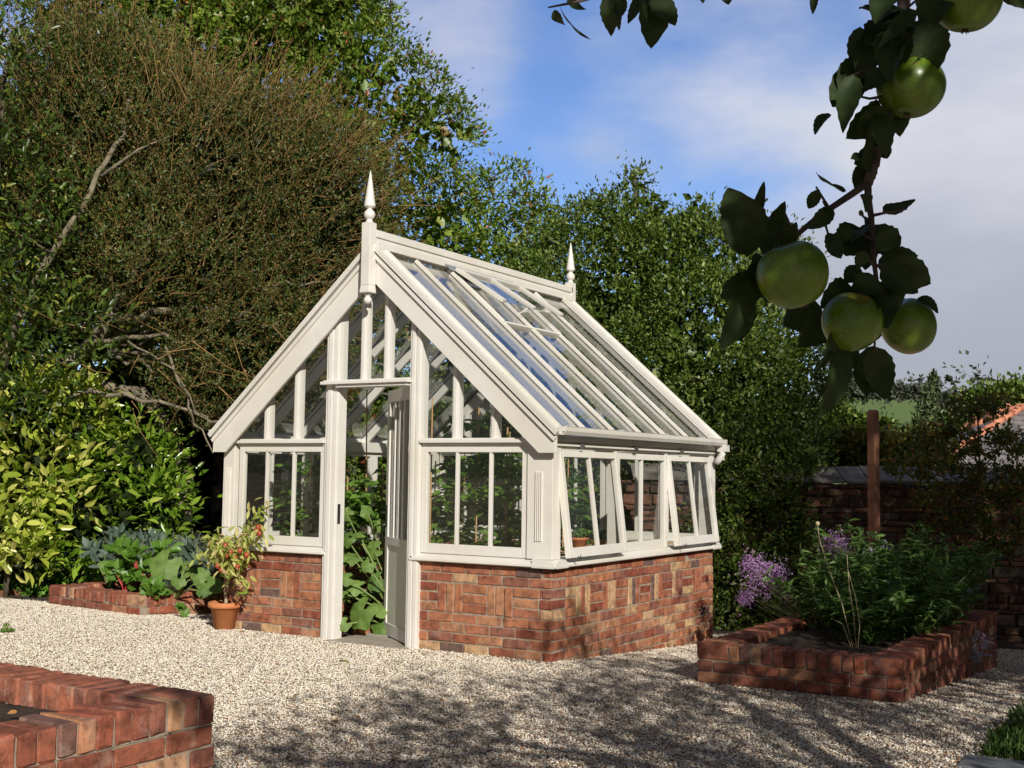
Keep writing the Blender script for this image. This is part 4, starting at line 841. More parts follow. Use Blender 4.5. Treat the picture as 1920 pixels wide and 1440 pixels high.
# outbuilding with slate roof and terracotta hips
def house():
    t = thing('outbuilding', 'slate roofed outbuilding with terracotta hip tiles beyond the wall at the right', 'building', gnd(1900, 21))
    e0 = at(1700, 902, 20); rdg = at(1912, 768, 22.5); z0 = float(gz(0, 12)); ze = e0[2]; zr = rdg[2]
    u = np.array([.862, .507, 0]); v = np.array([-.507, .862, 0])
    a = e0.copy(); hl = (rdg-a)@u; hd = (rdg-a)@v; L = 8.0; Dp = 2*hd
    def P(s, d, z): q = a+u*s+v*d; return (q[0], q[1], z)
    b = MB(); b.add([P(0, 0, ze), P(L, 0, ze), P(L, hd, zr), P(hl, hd, zr)], [(0, 1, 2, 3)]); b.add([P(0, 0, ze), P(hl, hd, zr), P(0, Dp, ze)], [(0, 1, 2)]); b.add([P(0, Dp, ze), P(hl, hd, zr), P(L, hd, zr), P(L, Dp, ze)], [(0, 1, 2, 3)])
    rf = b.build('roof', M['slateroof'], t)
    b = MB(); b.box((0, 0, 0), (1, 1, 1)); b.v = [P(.3+(L-.6)*x, .3+(Dp-.6)*y, z0-.3+(ze+.02-z0+.3)*z) for x, y, z in b.v]; b.build('wall', M['render'], t)
    b = MB()
    for p, q in ((P(0, 0, ze+.02), P(hl, hd, zr+.02)), (P(hl, hd, zr+.02), P(L, hd, zr+.02)), (P(0, Dp, ze+.02), P(hl, hd, zr+.02))):
        p, q = np.array(p), np.array(q); n_ = int(np.linalg.norm(q-p)/.32)
        for i in range(n_): b.tube([p+(q-p)*i/n_, p+(q-p)*(i+.97)/n_], [.075, .062], 8)
    b.build('hip_tile', M['tile'], rf)
m, tt, bb = newmat('slate_courses'); br = N(tt, 'ShaderNodeTexBrick'); br.inputs['Scale'].default_value = 1; br.inputs['Brick Width'].default_value = .3; br.inputs['Row Height'].default_value = .17; br.inputs['Mortar Size'].default_value = .012
br.inputs['Color1'].default_value = (.15, .145, .16, 1); br.inputs['Color2'].default_value = (.24, .225, .23, 1); br.inputs['Mortar'].default_value = (.07, .07, .075, 1)
tcx = N(tt, 'ShaderNodeTexCoord'); mpx = N(tt, 'ShaderNodeMapping'); mpx.inputs['Rotation'].default_value = (0, 0, -.53); tt.links.new(tcx.outputs['Object'], mpx.inputs[0]); tt.links.new(mpx.outputs[0], br.inputs['Vector']); tt.links.new(mixc(tt, 1.0, br.outputs[0], ramp(tt, noise(tt, 3, 6), [(.3, (.75, .75, .75)), (.7, (1.2, 1.15, 1.1))]), 'MULTIPLY'), bb.inputs['Base Color']); bb.inputs['Roughness'].default_value = .55
M['slateroof'] = m
house()
t = thing('neighbouring_house', 'house with an orange tiled roof beyond the slate roof at the right edge', 'house', gnd(1960, 32))
u = np.array([.862, .507, 0]); v = np.array([-.507, .862, 0]); a = at(1900, 800, 30)
def P2(s, d, z): q = a+u*s+v*d; return (q[0], q[1], z)
zb = a[2]; zt2 = at(1930, 752, 31)[2]
b = MB(); b.add([P2(-.6, 0, zb), P2(7, 0, zb), P2(7, 2, zt2), P2(.55, 2, zt2)], [(0, 1, 2, 3)]); b.add([P2(.55, 2, zt2), P2(7, 2, zt2), P2(7, 4, zb), P2(-.6, 4, zb)], [(0, 1, 2, 3)]); b.add([P2(-.6, 0, zb), P2(.55, 2, zt2), P2(-.6, 4, zb)], [(0, 1, 2)]); b.build('roof', M['tile'], t)
b = MB(); b.box((0, 0, 0), (1, 1, 1)); b.v = [P2(-.3+7*x, .3+3.4*y, -1+(zb+1.02)*z) for x, y, z in b.v]; b.build('wall', M['render'], t)
# far tree line and hedge on the hill
rngh = np.random.default_rng(21)
def farwood(name, label, specs, n, L, mat):
    bl = [pb(x, y, d, rx, ry, rx*d/F) for x, y, d, rx, ry in specs]
    V, T = join([crown(bl, n, 30, .9, L, L*.7, rngh, front=.2), core(bl, n*3, L*3, L*2.5, rngh)])
    props(fast(name, V, T, M[mat]), label, kind='stuff')
M['farleaf'] = leafmat('distant_leaf', [(0, (.05, .06, .05)), (1, (.10, .11, .085))], .8, 0, vs=.08, vary=(.7, 1.3), spec=.1)
farwood('woodland', 'distant dark wood along the skyline above the green field', [(1560+i*17+rngh.random()*8, 727-(12 if 200 < i*17 < 262 else 0)+rngh.normal()*2, 210, 13, 12+rngh.random()*5+(10 if 225 < i*17 < 262 else 0)) for i in range(24)]+[(-700+i*90, 760, 230, 70, 40) for i in range(24)], 500, .9, 'farleaf')
farwood('field_hedge', 'dark hedge line between the green field and the distant wood', [(1540+i*14, 734+(i*.9 if i > 14 else 0), 185, 11, 4) for i in range(30)], 160, .6, 'farleaf')
# ------------------------------------------------------------------ apple tree: its hanging branch shows top right, its crown shades the forecourt
M['appleleaf'] = leafmat('apple_leaf', [(0, (.018, .034, .009)), (1, (.036, .058, .018))], .6, .16, vs=60, vary=(.65, 1.3), spec=.25)
def applemat(name, blush):
    m, t, b = newmat(name); f = noise(t, 26, 5); g = noise(t, 11, 3)
    rus = noise(t, 48, 6, .7); base = ramp(t, f, [(.35, (.065, .13, .006)), (.65, (.13, .205, .012))])
    if blush: base = mixc(t, ramp(t, g, [(.60, (0, 0, 0)), (.72, (.7, .7, .7))]), base, (.42, .16, .06))
    base = mixc(t, ramp(t, rus, [(.60, (0, 0, 0)), (.68, (.65, .65, .65))]), base, (.14, .085, .03))
    v = N(t, 'ShaderNodeTexVoronoi'); v.inputs['Scale'].default_value = 260; c = N(t, 'ShaderNodeTexCoord'); t.links.new(c.outputs['Object'], v.inputs['Vector'])
    t.links.new(mixc(t, ramp(t, v.outputs['Distance'], [(.10, (.55, .55, .55)), (.2, (0, 0, 0))]), base, (.36, .42, .14)), b.inputs['Base Color'])
    b.inputs['Roughness'].default_value = .32; return m
M['apple'] = applemat('green_apple_skin', False); M['applemid'] = M['apple']; M['appleblush'] = applemat('blushed_apple_skin', True)
AT = thing('apple_tree', 'old apple tree whose branch of green apples hangs into the top right corner', 'tree', (6.4, -5.3, 0))
rb = np.random.default_rng(33)
def bigleaf(mb, base, tip, wd, nrm, curl=.1, fold=.25, nu=12, teeth=.05):
    base, tip = np.array(base), np.array(tip); d = tip-base; L = np.linalg.norm(d); d = d/L; s = unit(np.cross(nrm, d)); n = np.cross(d, s)
    vs = [-1, -.55, 0, .55, 1]; V = []; tw = rb.normal()*.5
    for i in range(nu+1):
        u = i/nu; w_ = math.sin(math.pi*min(1, u**.80))**.75 if 0 < u < 1 else 0.02
        for v in vs:
            e = 1+(teeth*(1 if i % 2 else -1) if abs(v) == 1 else 0); lat = v*w_*wd/2*e
            h = fold*abs(v)*w_*wd/2 + curl*L*math.sin(math.pi*u)-curl*L*1.1*u*u + .05*wd*math.sin(7*u+v*2+tw*3)*abs(v)
            a = tw*u; V.append(base+d*(L*u)+(s*math.cos(a)+n*math.sin(a))*lat+n*h)
    k = len(vs); mb.add(V, [(i*k+j, i*k+j+1, (i+1)*k+j+1, (i+1)*k+j) for i in range(nu) for j in range(k-1)], 0, True)
bt = MB(); K = 1.42
def bp(px, py, d=K): return at(px, py, d)
bt.tube([bp(1700, -60, 1.50), bp(1690, 60, 1.46), bp(1672, 170, 1.44), bp(1664, 226), bp(1650, 270), bp(1638, 310), bp(1627, 345)], [.0085, .0075, .0068, .0062, .0058, .0054, .006], 10)
bt.tube([bp(1627, 340), bp(1628, 372), bp(1634, 410), bp(1636, 452), bp(1640, 500), bp(1646, 545)], [.0048, .0042, .0036, .0033, .003, .0025], 8)
bt.tube([bp(1627, 343), bp(1600, 362), bp(1555, 392), bp(1520, 418), bp(1494, 440), bp(1455, 472, 1.40), bp(1430, 490, 1.38)], [.0045, .0042, .0037, .0033, .0034, .003, .002], 8)
for pts in ([(1636, 404), (1665, 398), (1700, 392)], [(1636, 450), (1620, 440), (1600, 432)], [(1555, 392), (1545, 375), (1530, 350)], [(1548, 397), (1546, 415), (1553, 440)], [(1494, 440), (1480, 420), (1472, 400)], [(1450, 474), (1425, 500), (1405, 525)], [(1664, 130), (1630, 128), (1600, 140)], [(1664, 180), (1630, 185), (1600, 178)], [(1640, 500), (1628, 485), (1615, 470)], [(1640, 500), (1670, 490), (1690, 480)], [(1646, 540), (1640, 600), (1640, 660)], [(1646, 540), (1600, 600), (1560, 650)], [(1650, 270), (1630, 285), (1612, 290)]):
    bt.tube([bp(x, y, K-.005) for x, y in pts], [.0022, .0016, .0012], 6)
# fruit stalks
for a, b_ in (((1455, 472, 1.40), (1487, 462, 1.36)), ((1646, 545, 1.42), (1598, 552, 1.49)), ((1646, 545, 1.42), (1703, 566, 1.56)), ((1668, 120, 1.45), (1705, 112, 1.42)), ((1695, 20, 1.48), (1805, -60, 1.40))): bt.tube([bp(*a), (bp(*a)+bp(*b_))/2+np.array([0, 0, .004]), bp(*b_)], [.0018, .0014, .002], 6)
# second spray at the top of the frame
bt.tube([bp(1500, -120, 1.5), bp(1300, -60, 1.45), bp(1160, -20, 1.42), bp(1080, 4, 1.40), bp(1028, 14, 1.39)], [.007, .005, .0035, .0018, .001], 8)
LV = [ # base, tip, width px, depth
 ((1405, 478), (1372, 352), 82), ((1400, 482), (1438, 342), 34), ((1430, 478), (1470, 378), 36), ((1452, 474), (1468, 410), 26), ((1470, 462), (1492, 418), 34), ((1478, 430), (1470, 402), 12),
 ((1586, 358), (1527, 328), 30), ((1537, 356), (1514, 392), 22), ((1562, 392), (1516, 430), 30), ((1558, 396), (1540, 380), 20), ((1552, 436), (1576, 486), 32), ((1600, 432), (1560, 445), 26), ((1618, 428), (1576, 470), 62), ((1560, 440), (1628, 470), 50),
 ((1642, 468), (1684, 428), 34), ((1655, 398), (1716, 378), 36), ((1628, 392), (1612, 366), 34), ((1612, 404), (1625, 420), 30), ((1648, 505), (1752, 530), 62), ((1646, 502), (1722, 478), 48), ((1650, 510), (1722, 548), 46), ((1620, 470), (1604, 508), 32), ((1612, 500), (1584, 530), 32), ((1645, 520), (1600, 560), 60), ((1646, 530), (1690, 580), 60), ((1600, 540), (1545, 575), 60),
 ((1640, 560), (1630, 640), 70), ((1720, 560), (1760, 584), 24), ((1410, 508), (1352, 560), 44), ((1398, 520), (1362, 655), 62), ((1404, 560), (1385, 640), 40), ((1540, 575), (1470, 610), 70), ((1550, 590), (1500, 650), 60),
 ((1572, 640), (1548, 782), 58), ((1600, 640), (1560, 700), 50), ((1640, 648), (1618, 745), 50), ((1642, 650), (1658, 748), 52), ((1560, 620), (1530, 700), 40),
 ((1640, 100), (1552, 205), 62), ((1615, 110), (1575, 175), 52), ((1600, 140), (1580, 248), 46), ((1612, 50), (1604, 132), 36), ((1655, 60), (1608, 150), 52), ((1648, 190), (1592, 262), 60), ((1645, 215), (1620, 312), 56), ((1650, 205), (1662, 290), 40), ((1552, 212), (1528, 252), 28), ((1652, 272), (1664, 298), 26), ((1612, 310), (1600, 345), 16), ((1616, 290), (1594, 300), 16),
 ((1700, 20), (1610, 20), 60), ((1690, 30), (1625, 90), 70), ((1700, 40), (1742, 160), 84), ((1690, 50), (1668, 150), 70), ((1720, 10), (1762, 90), 60), ((1680, -20), (1640, 40), 60), ((1760, -20), (1740, 60), 60), ((1720, 60), (1700, 130), 50),
 ((1050, 14), (1104, 78), 22), ((1040, 18), (1058, 50), 22), ((1062, 2), (1100, 18), 20), ((1136, -8), (1148, 68), 34), ((1150, -6), (1162, 56), 30), ((1168, -10), (1156, 40), 22), ((1196, -20), (1232, 84), 68), ((1225, -20), (1268, 54), 40), ((1200, -20), (1180, 50), 20), ((1310, -20), (1318, 8), 16), ((1362, -24), (1366, 9), 24), ((1528, -20), (1524, 28), 14), ((1860, -30), (1925, 14), 26), ((1840, -20), (1870, 10), 24)]
for k in range(26):
    px0, py0 = [(1690, 60), (1672, 150), (1664, 215), (1640, 300), (1636, 430), (1645, 540), (1420, 490), (1700, 20), (1690, 70)][k % 9]
    a_ = rb.uniform(-.9, 2.6) if k % 2 else rb.uniform(.8, 2.6); l_ = rb.uniform(45, 90); LV.append(((px0+rb.normal()*10, py0+rb.normal()*12), (px0-l_*math.cos(a_)*.75+rb.normal()*8, py0+l_*abs(math.sin(a_))), rb.uniform(30, 56)))
bark_o = bt.build('branch', M['applebark'], AT)
for (a, b_, w_) in LV:
    lb = MB(); d0 = K+rb.normal()*.03; big = w_ > 44
    if w_ >= 60 and 540 < a[1] < 700: d0 = 1.55
    A = bp(a[0], a[1], d0); B_ = bp(b_[0], b_[1], d0+rb.normal()*.015)
    nr = unit(-fw+rb.normal(size=3)*.42+np.array([0, 0, .3])); bigleaf(lb, A, B_, w_*1.12*d0/F, nr, curl=rb.uniform(-.12, .12), fold=rb.uniform(.1, .5))
    lb.build('leaf', M['appleleaf'], AT)
def apple(px, py, r, dep, mat, tilt=(0, 0), sq=.93):
    rr = r*dep/F; c = at(px, py, dep); prof = []
    for k in range(23):
        a = math.pi*k/22; R = rr*math.sin(a)*(1+.05*math.cos(a)); z = rr*sq*(math.cos(a)-.20*math.exp(-(a/.33)**2)+.12*math.exp(-((math.pi-a)/.28)**2)); prof.append((R, z))
    b = MB(); b.lathe(prof[::-1], (0, 0, 0), 32); Rm = Matrix.Rotation(tilt[0], 3, 'X')@Matrix.Rotation(tilt[1], 3, 'Y')
    b.v = [tuple(np.array(Rm@Vector((v[0]*(1+.02*math.sin(3*math.atan2(v[1], v[0]))), v[1], v[2])))+c) for v in b.v]; o = b.build('apple', M[mat], AT)
    k = MB(); zc = -rr*sq*.88
    for q in range(5):
        a = q*1.257; k.tube([(0, 0, zc), (rr*.06*math.cos(a), rr*.06*math.sin(a), zc-rr*.05), (rr*.12*math.cos(a), rr*.12*math.sin(a), zc-rr*.13)], [rr*.05, rr*.04, .0004], 5)
    k.v = [tuple(np.array(Rm@Vector(v))+c) for v in k.v]; k.build('calyx', M['applebark'], o); return o
apple(1486, 516, 67, 1.36, 'applemid', (.35, -.25), .97)
apple(1597, 604, 57, 1.40, 'appleblush', (.5, .35), .98)['label'] = 'green apple with small brown blemishes'
apple(1703, 612, 51, 1.47, 'appleblush', (.45, -.35), 1.06)['label'] = 'bright green apple with a red blush'
apple(1707, 163, 63, 1.42, 'apple', (-.1, .1)); apple(1813, 2, 63, 1.40, 'apple', (.1, .1))
def ab(c, r): return (np.array(c, float), np.array(r if hasattr(r, '__len__') else [r, r*.8, r], float))
ra = np.random.default_rng(44)
Apb = [ab((5.5, -5.7, 2.75), .95), ab((5.9, -4.3, 2.95), 1.15), ab((5.35, -6.9, 3.0), .8), ab((6.9, -5.4, 3.2), 1.2), ab((5.7, -3.2, 2.6), .85), ab((5.15, -7.9, 3.05), .75), ab((6.4, -6.8, 3.3), 1.0), ab((5.1, -7.1, 2.35), .42)]  # last blob: unseen leaves added to keep the near apples in shade
V, T = crown(Apb, 720, 22, .13, .075, .045, ra, lo=.3, trim=.3); V2, T2 = crown([ab((4.715, -7.16, 2.165), .075), ab((4.83, -7.05, 2.2), .10)], 22, 16, .05, .07, .04, ra, lo=.1, trim=.1, lump=0)  # second set: small unseen leaf clump added to shade the first apple
V, T = join([(V, T), (V2, T2)]); fast('crown', V, T, M['appleleaf'], AT)
b = MB(); limb(b, [(6.4, -5.3, -.1), (6.35, -5.3, .9), (6.2, -5.4, 1.8)], .15, .12, 12, wob=.015)
for e in ((5.5, -5.7, 3.0), (5.9, -4.2, 3.2), (6.9, -5.4, 3.4), (5.3, -6.8, 3.2), (5.7, -3.2, 2.8), (6.4, -6.8, 3.5), (5.1, -7.8, 3.2)): limb(b, [(6.2, -5.4, 1.8), (np.array((6.2, -5.4, 2.1))+np.array(e))/2, e], .07, .015, 8, wob=.02)
limb(b, [(5.9, -5.6, 2.3), (5.0, -6.1, 2.55), bp(1735, -200, 1.52), bp(1700, -60, 1.50)], .030, .0085, 8, wob=0)
limb(b, [(5.9, -5.6, 2.3), (4.8, -6.3, 2.45), bp(1500, -120, 1.5)], .022, .007, 8, wob=0)
limb(b, [(5.3, -6.8, 3.2), (5.0, -7.0, 2.6), (4.72, -7.15, 2.17)], .015, .004, 6, wob=.0)  # twig added to carry the unseen shading clump
b.build('trunk', M['bark'], AT)
def bigtree(label, base, blobs, ncl, nl, mat, L=.09, W=.05):
    base = np.array(base, float); base[2] = float(gz(base[0], base[1]))
    return tree('garden_tree', label, 'tree', base, [('crown', [crown(blobs, ncl, nl, .22, L, W, ra, lo=.4, trim=.5, lump=0), core(blobs, ncl*2, .2, .14, ra)], mat)],
                [([base, base+np.array([0, 0, 1.6])], .16, .13)]+[([base+np.array([0, 0, 1.5]), (base+np.array([0, 0, 1.9])+c)/2, c], .08, .02) for c, r in blobs[:5]])
bigtree('small rounded orchard tree beside the right raised bed, just outside the picture', (6.6, -1.0, 0), [ab((6.3, -1.9, 2.9), 1.2), ab((6.9, -.2, 3.1), 1.3), ab((6.1, .7, 2.6), 1.0), ab((7.4, -1.4, 3.3), 1.2)], 420, 26, 'mid')
bigtree('tall broad tree on the right shading the stone wall, just outside the picture', (9.2, .8, 0), [ab((8.4, 0, 3.2), 2.0), ab((8.8, .6, 5.6), 2.1), ab((9.2, .3, 7.3), 1.5), ab((10.4, 2.6, 4.6), 2.5), ab((8.6, 2.8, 3.0), 1.8), ab((11.5, 4.5, 5.0), 2.4), ab((9.2, -2.5, 7.0), (1.6, 2.1, 1.6)), ab((9.4, -3.4, 6.9), 1.25), ab((9.0, -.8, 7.6), 1.7), ab((9.2, -1.8, 4.6), 1.8)], 2300, 26, 'oak')
# ------------------------------------------------------------------ plants
M['tomleaf'] = leafmat('tomato_leaf', [(0, (.07, .15, .015)), (.6, (.12, .24, .03)), (1, (.22, .35, .06))], .5, .35)
M['squash'] = leafmat('squash_leaf', [(0, (.10, .19, .035)), (1, (.19, .29, .065))], .6, .3, vs=14)
M['chard'] = leafmat('chard_leaf', [(0, (.08, .19, .02)), (1, (.16, .30, .04))], .4, .3)
M['kale'] = leafmat('kale_leaf', [(0, (.07, .11, .08)), (1, (.13, .18, .14))], .6, .15)
M['lav'] = leafmat('grey_herb_leaf', [(0, (.12, .16, .11)), (1, (.22, .26, .19))], .7, .1)
M['stem'] = simple('green_stem', (.14, .20, .05), (.22, .28, .09), 20, .6, 0)
M['redstem'] = simple('red_stem', (.34, .03, .03), (.48, .06, .05), 20, .5, 0)
M['pepleaf'] = leafmat('yellowing_leaf', [(0, (.24, .32, .05)), (.5, (.42, .46, .10)), (.8, (.62, .56, .22)), (1, (.60, .40, .22))], .55, .3)
M['redleaf'] = simple('red_fruit', (.26, .035, .015), (.42, .10, .04), 30, .35, 0)
M['perennial'] = leafmat('perennial_leaf', [(0, (.065, .13, .025)), (1, (.13, .23, .05))], .55, .25)
M['purple'] = leafmat('purple_flower', [(0, (.30, .14, .34)), (.6, (.46, .26, .50)), (1, (.62, .45, .68))], .7, .3, tcol=(1, 1, 1))
M['white'] = leafmat('pale_flower', [(0, (.55, .5, .66)), (1, (.78, .76, .82))], .7, .3, tcol=(1, 1, 1))
M['straw'] = simple('dry_stalk', (.36, .28, .16), (.5, .42, .27), 20, .7, 0)
M['fallen'] = leafmat('fallen_leaf', [(0, (.30, .07, .03)), (.5, (.42, .20, .06)), (1, (.5, .42, .08))], .6, .1)
M['grassblade'] = leafmat('grass_blade', [(0, (.05, .10, .015)), (1, (.10, .17, .03))], .6, .3)
rp = np.random.default_rng(55)
def compound(P, D, Lr, ll, lw, k=4):   # pinnate leaf: P base, D direction (n,3) -> leaflets
    n = len(P); D = unit(D); side = unit(np.cross(D, np.array([0, 0, 1.])+rp.normal(size=(n, 3))*.25)); Ps, Ds, S = [], [], []
    for i in range(k):
        t = .3+.7*i/(k-1)*.9; q = P+D*(Lr*t)+np.array([0, 0, -.25])*(Lr*t*t)[:, None] if hasattr(Lr, '__len__') else P+D*Lr*t+np.array([0, 0, -.35*Lr*t*t])
        for s in (-1, 1): Ps.append(q); Ds.append(side*s+D*.5+rp.normal(size=(n, 3))*.2+np.array([0, 0, -.25])); S.append(np.full(n, 1-.3*abs(t-.6)))
    Ps.append(P+D*Lr*.95+np.array([0, 0, -.33*Lr])); Ds.append(D+np.array([0, 0, -.4])); S.append(np.full(n, 1.2))
    Ps = np.concatenate(Ps); Ds = np.concatenate(Ds); S = np.concatenate(S)*(.75+.5*rp.random(len(Ps)))
    return leafset(Ps, Ds, np.array([0, 0, 1.])+rp.normal(size=(len(Ps), 3))*.5, ll*S, lw*S, OV)
def tomato(x, y, h, label, nleaf=46, spread=.16, cane=True, mat='tomleaf', z=0.0, lo=.15):
    t = thing('tomato_plant', label, 'plant', (x, y, z)); b = MB()
    st = [(x+math.sin(k*1.3)*.03, y+math.cos(k*1.7)*.03, z+h*k/7) for k in range(8)]; b.tube(st, [.009-.006*k/7 for k in range(8)], 6)
    P, D = [], []
    for k in range(nleaf):
        u = lo+(1-lo)*rp.random()**.85; a = rp.random()*6.28; p = np.array([x+math.sin(u*7*1.3)*.03, y+math.cos(u*7*1.7)*.03, z+h*u]); d = np.array([math.cos(a), math.sin(a), .35*rp.random()+.1])
        P.append(p); D.append(d); b.tube([p, p+d*spread*.6, p+d*spread*1.2+np.array([0, 0, -.03])], [.003, .002, .001], 4)
    b.build('stem', M['stem'], t)
    P, D = np.array(P), np.array(D); V1 = compound(P+unit(D)*spread*.25, D, spread*1.15, .085, .05, 4); fast('foliage', *V1, M[mat], t)
    if cane:
        c = MB(); c.tube([(x+.04, y+.03, z-.1), (x+.05, y+.04, z+h+.12)], .007, 6); c.build('cane', M['cane'], t)
    return t
tomato(-1.02, .46, 1.78, 'tall tomato plant on a cane close inside the front right window beside the doorway', 52, .17)
tomato(-.78, .52, 1.62, 'bushy tomato plant in the middle of the front right window', 56, .18)
tomato(-.52, .62, 1.40, 'shorter tomato plant leaning to the right in the front right window', 36, .19)
tomato(-1.05, 1.0, 1.6, 'tomato plant behind the one beside the open door', 44, .18)
tomato(-.82, 1.55, 1.35, 'tomato plant growing beside the wooden staging bench', 34, .18)
tomato(-2.92, .62, 1.42, 'sparse tomato plant behind the left pane of the front left window', 50, .17, lo=.3)
tomato(-2.60, .75, 1.20, 'young tomato plant behind the middle pane of the front left window', 50, .17)
tomato(-2.28, .85, 1.28, 'tomato plant just left of the doorway inside the greenhouse', 56, .17)
tomato(-2.75, 1.9, 1.5, 'tomato plant halfway down the left side of the greenhouse', 44, .19)
tomato(-2.3, 2.2, 1.45, 'tomato plant seen through the doorway near the back left', 46, .19)
tomato(-1.85, 2.75, 1.5, 'tomato plant against the back wall seen through the doorway', 50, .2)
tomato(-1.35, 2.6, 1.4, 'tomato plant against the back wall right of the doorway view', 44, .2)
def disc_leaf(mb, c, r, nrm, d, lobes=5, fold=.22):
    nrm = unit(np.array(nrm, float)); d = np.array(d, float); d = unit(d-nrm*(d@nrm)); s = np.cross(nrm, d); V = [np.array(c, float)]; n = 30
    for ring in (.5, 1):
        for k in range(n):
            a = 2*math.pi*k/n; R = r*ring*(1+.10*math.cos(lobes*a)*ring-(.55 if abs(a-math.pi) < .30 else 0)*ring+.02*(k % 2)); w_ = fold*abs(math.sin(a*lobes/2))*R*.35
            V.append(c+d*R*math.cos(a)+s*R*math.sin(a)+nrm*(w_-.28*R*R/r+rp.normal()*.006*ring))
    f = [(0, 1+k, 1+(k+1) % n) for k in range(n)]+[(1+k, 1+n+k, 1+n+(k+1) % n, 1+(k+1) % n) for k in range(n)]; mb.add(V, f, 0, True)
def squash(name, label, base, leaves_, mat='squash'):
    t = thing(name, label, 'plant', base); st = MB(); base = np.array(base, float)
    lv = MB()
    for c, r, nr in leaves_:
        c = np.array(c, float); st.tube([base+rp.normal(size=3)*.02*np.array([1, 1, 0]), (base+c)/2+np.array([0, 0, .06]), c], [.010, .008, .005], 6); disc_leaf(lv, c, r, nr, (c-base)*np.array([1, 1, .3])+rp.normal(size=3)*.05+np.array([0, 0, -.2]))
    st.build('stalk', M['stem'], t); lv.build('foliage', M[mat], t); return t
cam_n = -fw+np.array([0, 0, .5])
cb = (-1.80, .62, .02); L_ = []
for px, py, r, dd in ((675, 1150, .135, 0), (708, 1140, .10, .1), (660, 1045, .075, .1), (690, 1060, .06, 0), (650, 1085, .06, 0), (705, 1090, .085, .2), (645, 1170, .06, -.1), (650, 1010, .07, .2), (700, 1030, .08, .3), (672, 1000, .07, .3), (715, 1175, .09, .1), (690, 960, .07, .5), (650, 965, .06, .4), (712, 985, .06, .4), (668, 1100, .075, .1), (640, 1110, .05, .05)):
    c = at(px, py, 9.85+dd); L_.append((c, r, cam_n+rp.normal(size=3)*.35))
squash('cucumber_plant', 'climbing cucumber plant with large leaves filling the lower doorway', cb, L_)
tomato(-1.78, .95, 1.35, 'leafy plant climbing above the cucumber leaves in the doorway', 50, .17, lo=.4)
# vine canes
for px0, py0, px1, py1, dp_, lb in ((688, 730, 686, 1120, 10.8, 'thin bamboo cane standing in the doorway view'), (811, 745, 806, 1010, 9.6, 'orange bamboo cane behind the front right window')):
    a, b_ = at(px0, py0, dp_), at(px1, py1, dp_); b = MB(); b.tube([(b_[0], b_[1], 0), a], [.008, .006], 6)
    for k in range(5): q = np.array([b_[0], b_[1], 0])*(1-k/5.)+a*k/5.; b.tube([q-np.array([0, 0, .006]), q+np.array([0, 0, .006])], .0095, 6)
    props(b.build('bamboo_cane', M['cane']), lb, 'cane')
# seedling pots on the bench
def smallpot(x, y, z, r, h, label):
    t = thing('seedling_pot', label, 'plant pot', (x, y, z)); b = MB(); b.lathe([(0, 0), (r*.72, 0), (r*.95, h*.8), (r*1.06, h*.8), (r*1.08, h), (r*.96, h), (r*.9, h*.85), (0, h*.85)], (x, y, z), 20); b.build('pot', M['terracotta'], t)
    n = 26; P = np.array([x, y, z+h*.9])+rp.normal(size=(n, 3))*np.array([r*.4, r*.4, .01]); D = rp.normal(size=(n, 3))*.6+np.array([0, 0, 1.]); tt_, _ = tubeset(P, P+D*.03, P+unit(D)*.08, .0015, .001); fast('stems', tt_, _, M['stem'], t)
    V1 = leafset(P+unit(D)*.07, rp.normal(size=(n, 3))+np.array([0, 0, .2]), np.array([0, 0, 1.])+rp.normal(size=(n, 3))*.3, .05, .035, OV); V2 = leafset(P+unit(D)*.05, rp.normal(size=(n, 3)), np.array([0, 0, 1.])+rp.normal(size=(n, 3))*.3, .045, .03, OV); fast('foliage', *join([V1, V2]), M['tomleaf'], t)
smallpot(-.40, 1.18, .745, .075, .10, 'terracotta pot of seedlings nearest the open front window on the staging bench')
smallpot(-.24, 1.22, .745, .06, .085, 'small terracotta pot of seedlings by the window side of the staging bench')
# terracotta pot with a pepper standard
pc = on_ground(421, 1180); pc[2] = float(gz(pc[0], pc[1])); x, y, z = pc
t = thing('potted_chilli', 'terracotta pot with a yellowing chilli bush covered in red fruit on the gravel', 'potted plant', pc)
b = MB(); b.lathe([(0, 0), (.088, 0), (.120, .185), (.142, .187), (.148, .205), (.145, .232), (.132, .236), (.124, .20), (0, .195)], (x, y, z), 32); po = b.build('pot', M['terracotta'], t)
s = MB(); s.lathe([(0, .20), (.123, .203)], (x, y, z), 20); s.build('soil', M['soil'], po)
top = at(440, 1050, 9.95); b = MB(); limb(b, [(x, y, z+.19), (x+.01, y, z+.35), (x+.035, y+.01, z+.50), top], .016, .010, 8, wob=.006)
br_ = []
for k in range(22):
    e = top+rp.normal(size=3)*np.array([.085, .085, .10])+np.array([0, 0, .06]); b.tube([top+np.array([0, 0, -.05*rp.random()]), (top+e)/2+rp.normal(size=3)*.02, e], [.006, .004, .002], 5); br_.append(e)
for px, py in ((486, 955), (402, 1005), (400, 1030), (478, 1000), (468, 990)): e = at(px, py, 9.9); b.tube([top, (top+e)/2+np.array([0, 0, .03]), e], [.006, .004, .002], 5); br_.append(e)
b.build('stem', M['straw'], t); br_ = np.array(br_)
nn_ = 520; P = br_[rp.integers(0, len(br_), nn_)]+rp.normal(size=(nn_, 3))*.045; V1 = leafset(P, rp.normal(size=(nn_, 3))*.7+np.array([0, 0, -.9]), rp.normal(size=(nn_, 3))+np.array([0, -.5, .5]), .085*(.7+.6*rp.random(nn_)), .032, OV); fast('foliage', *V1, M['pepleaf'], t)
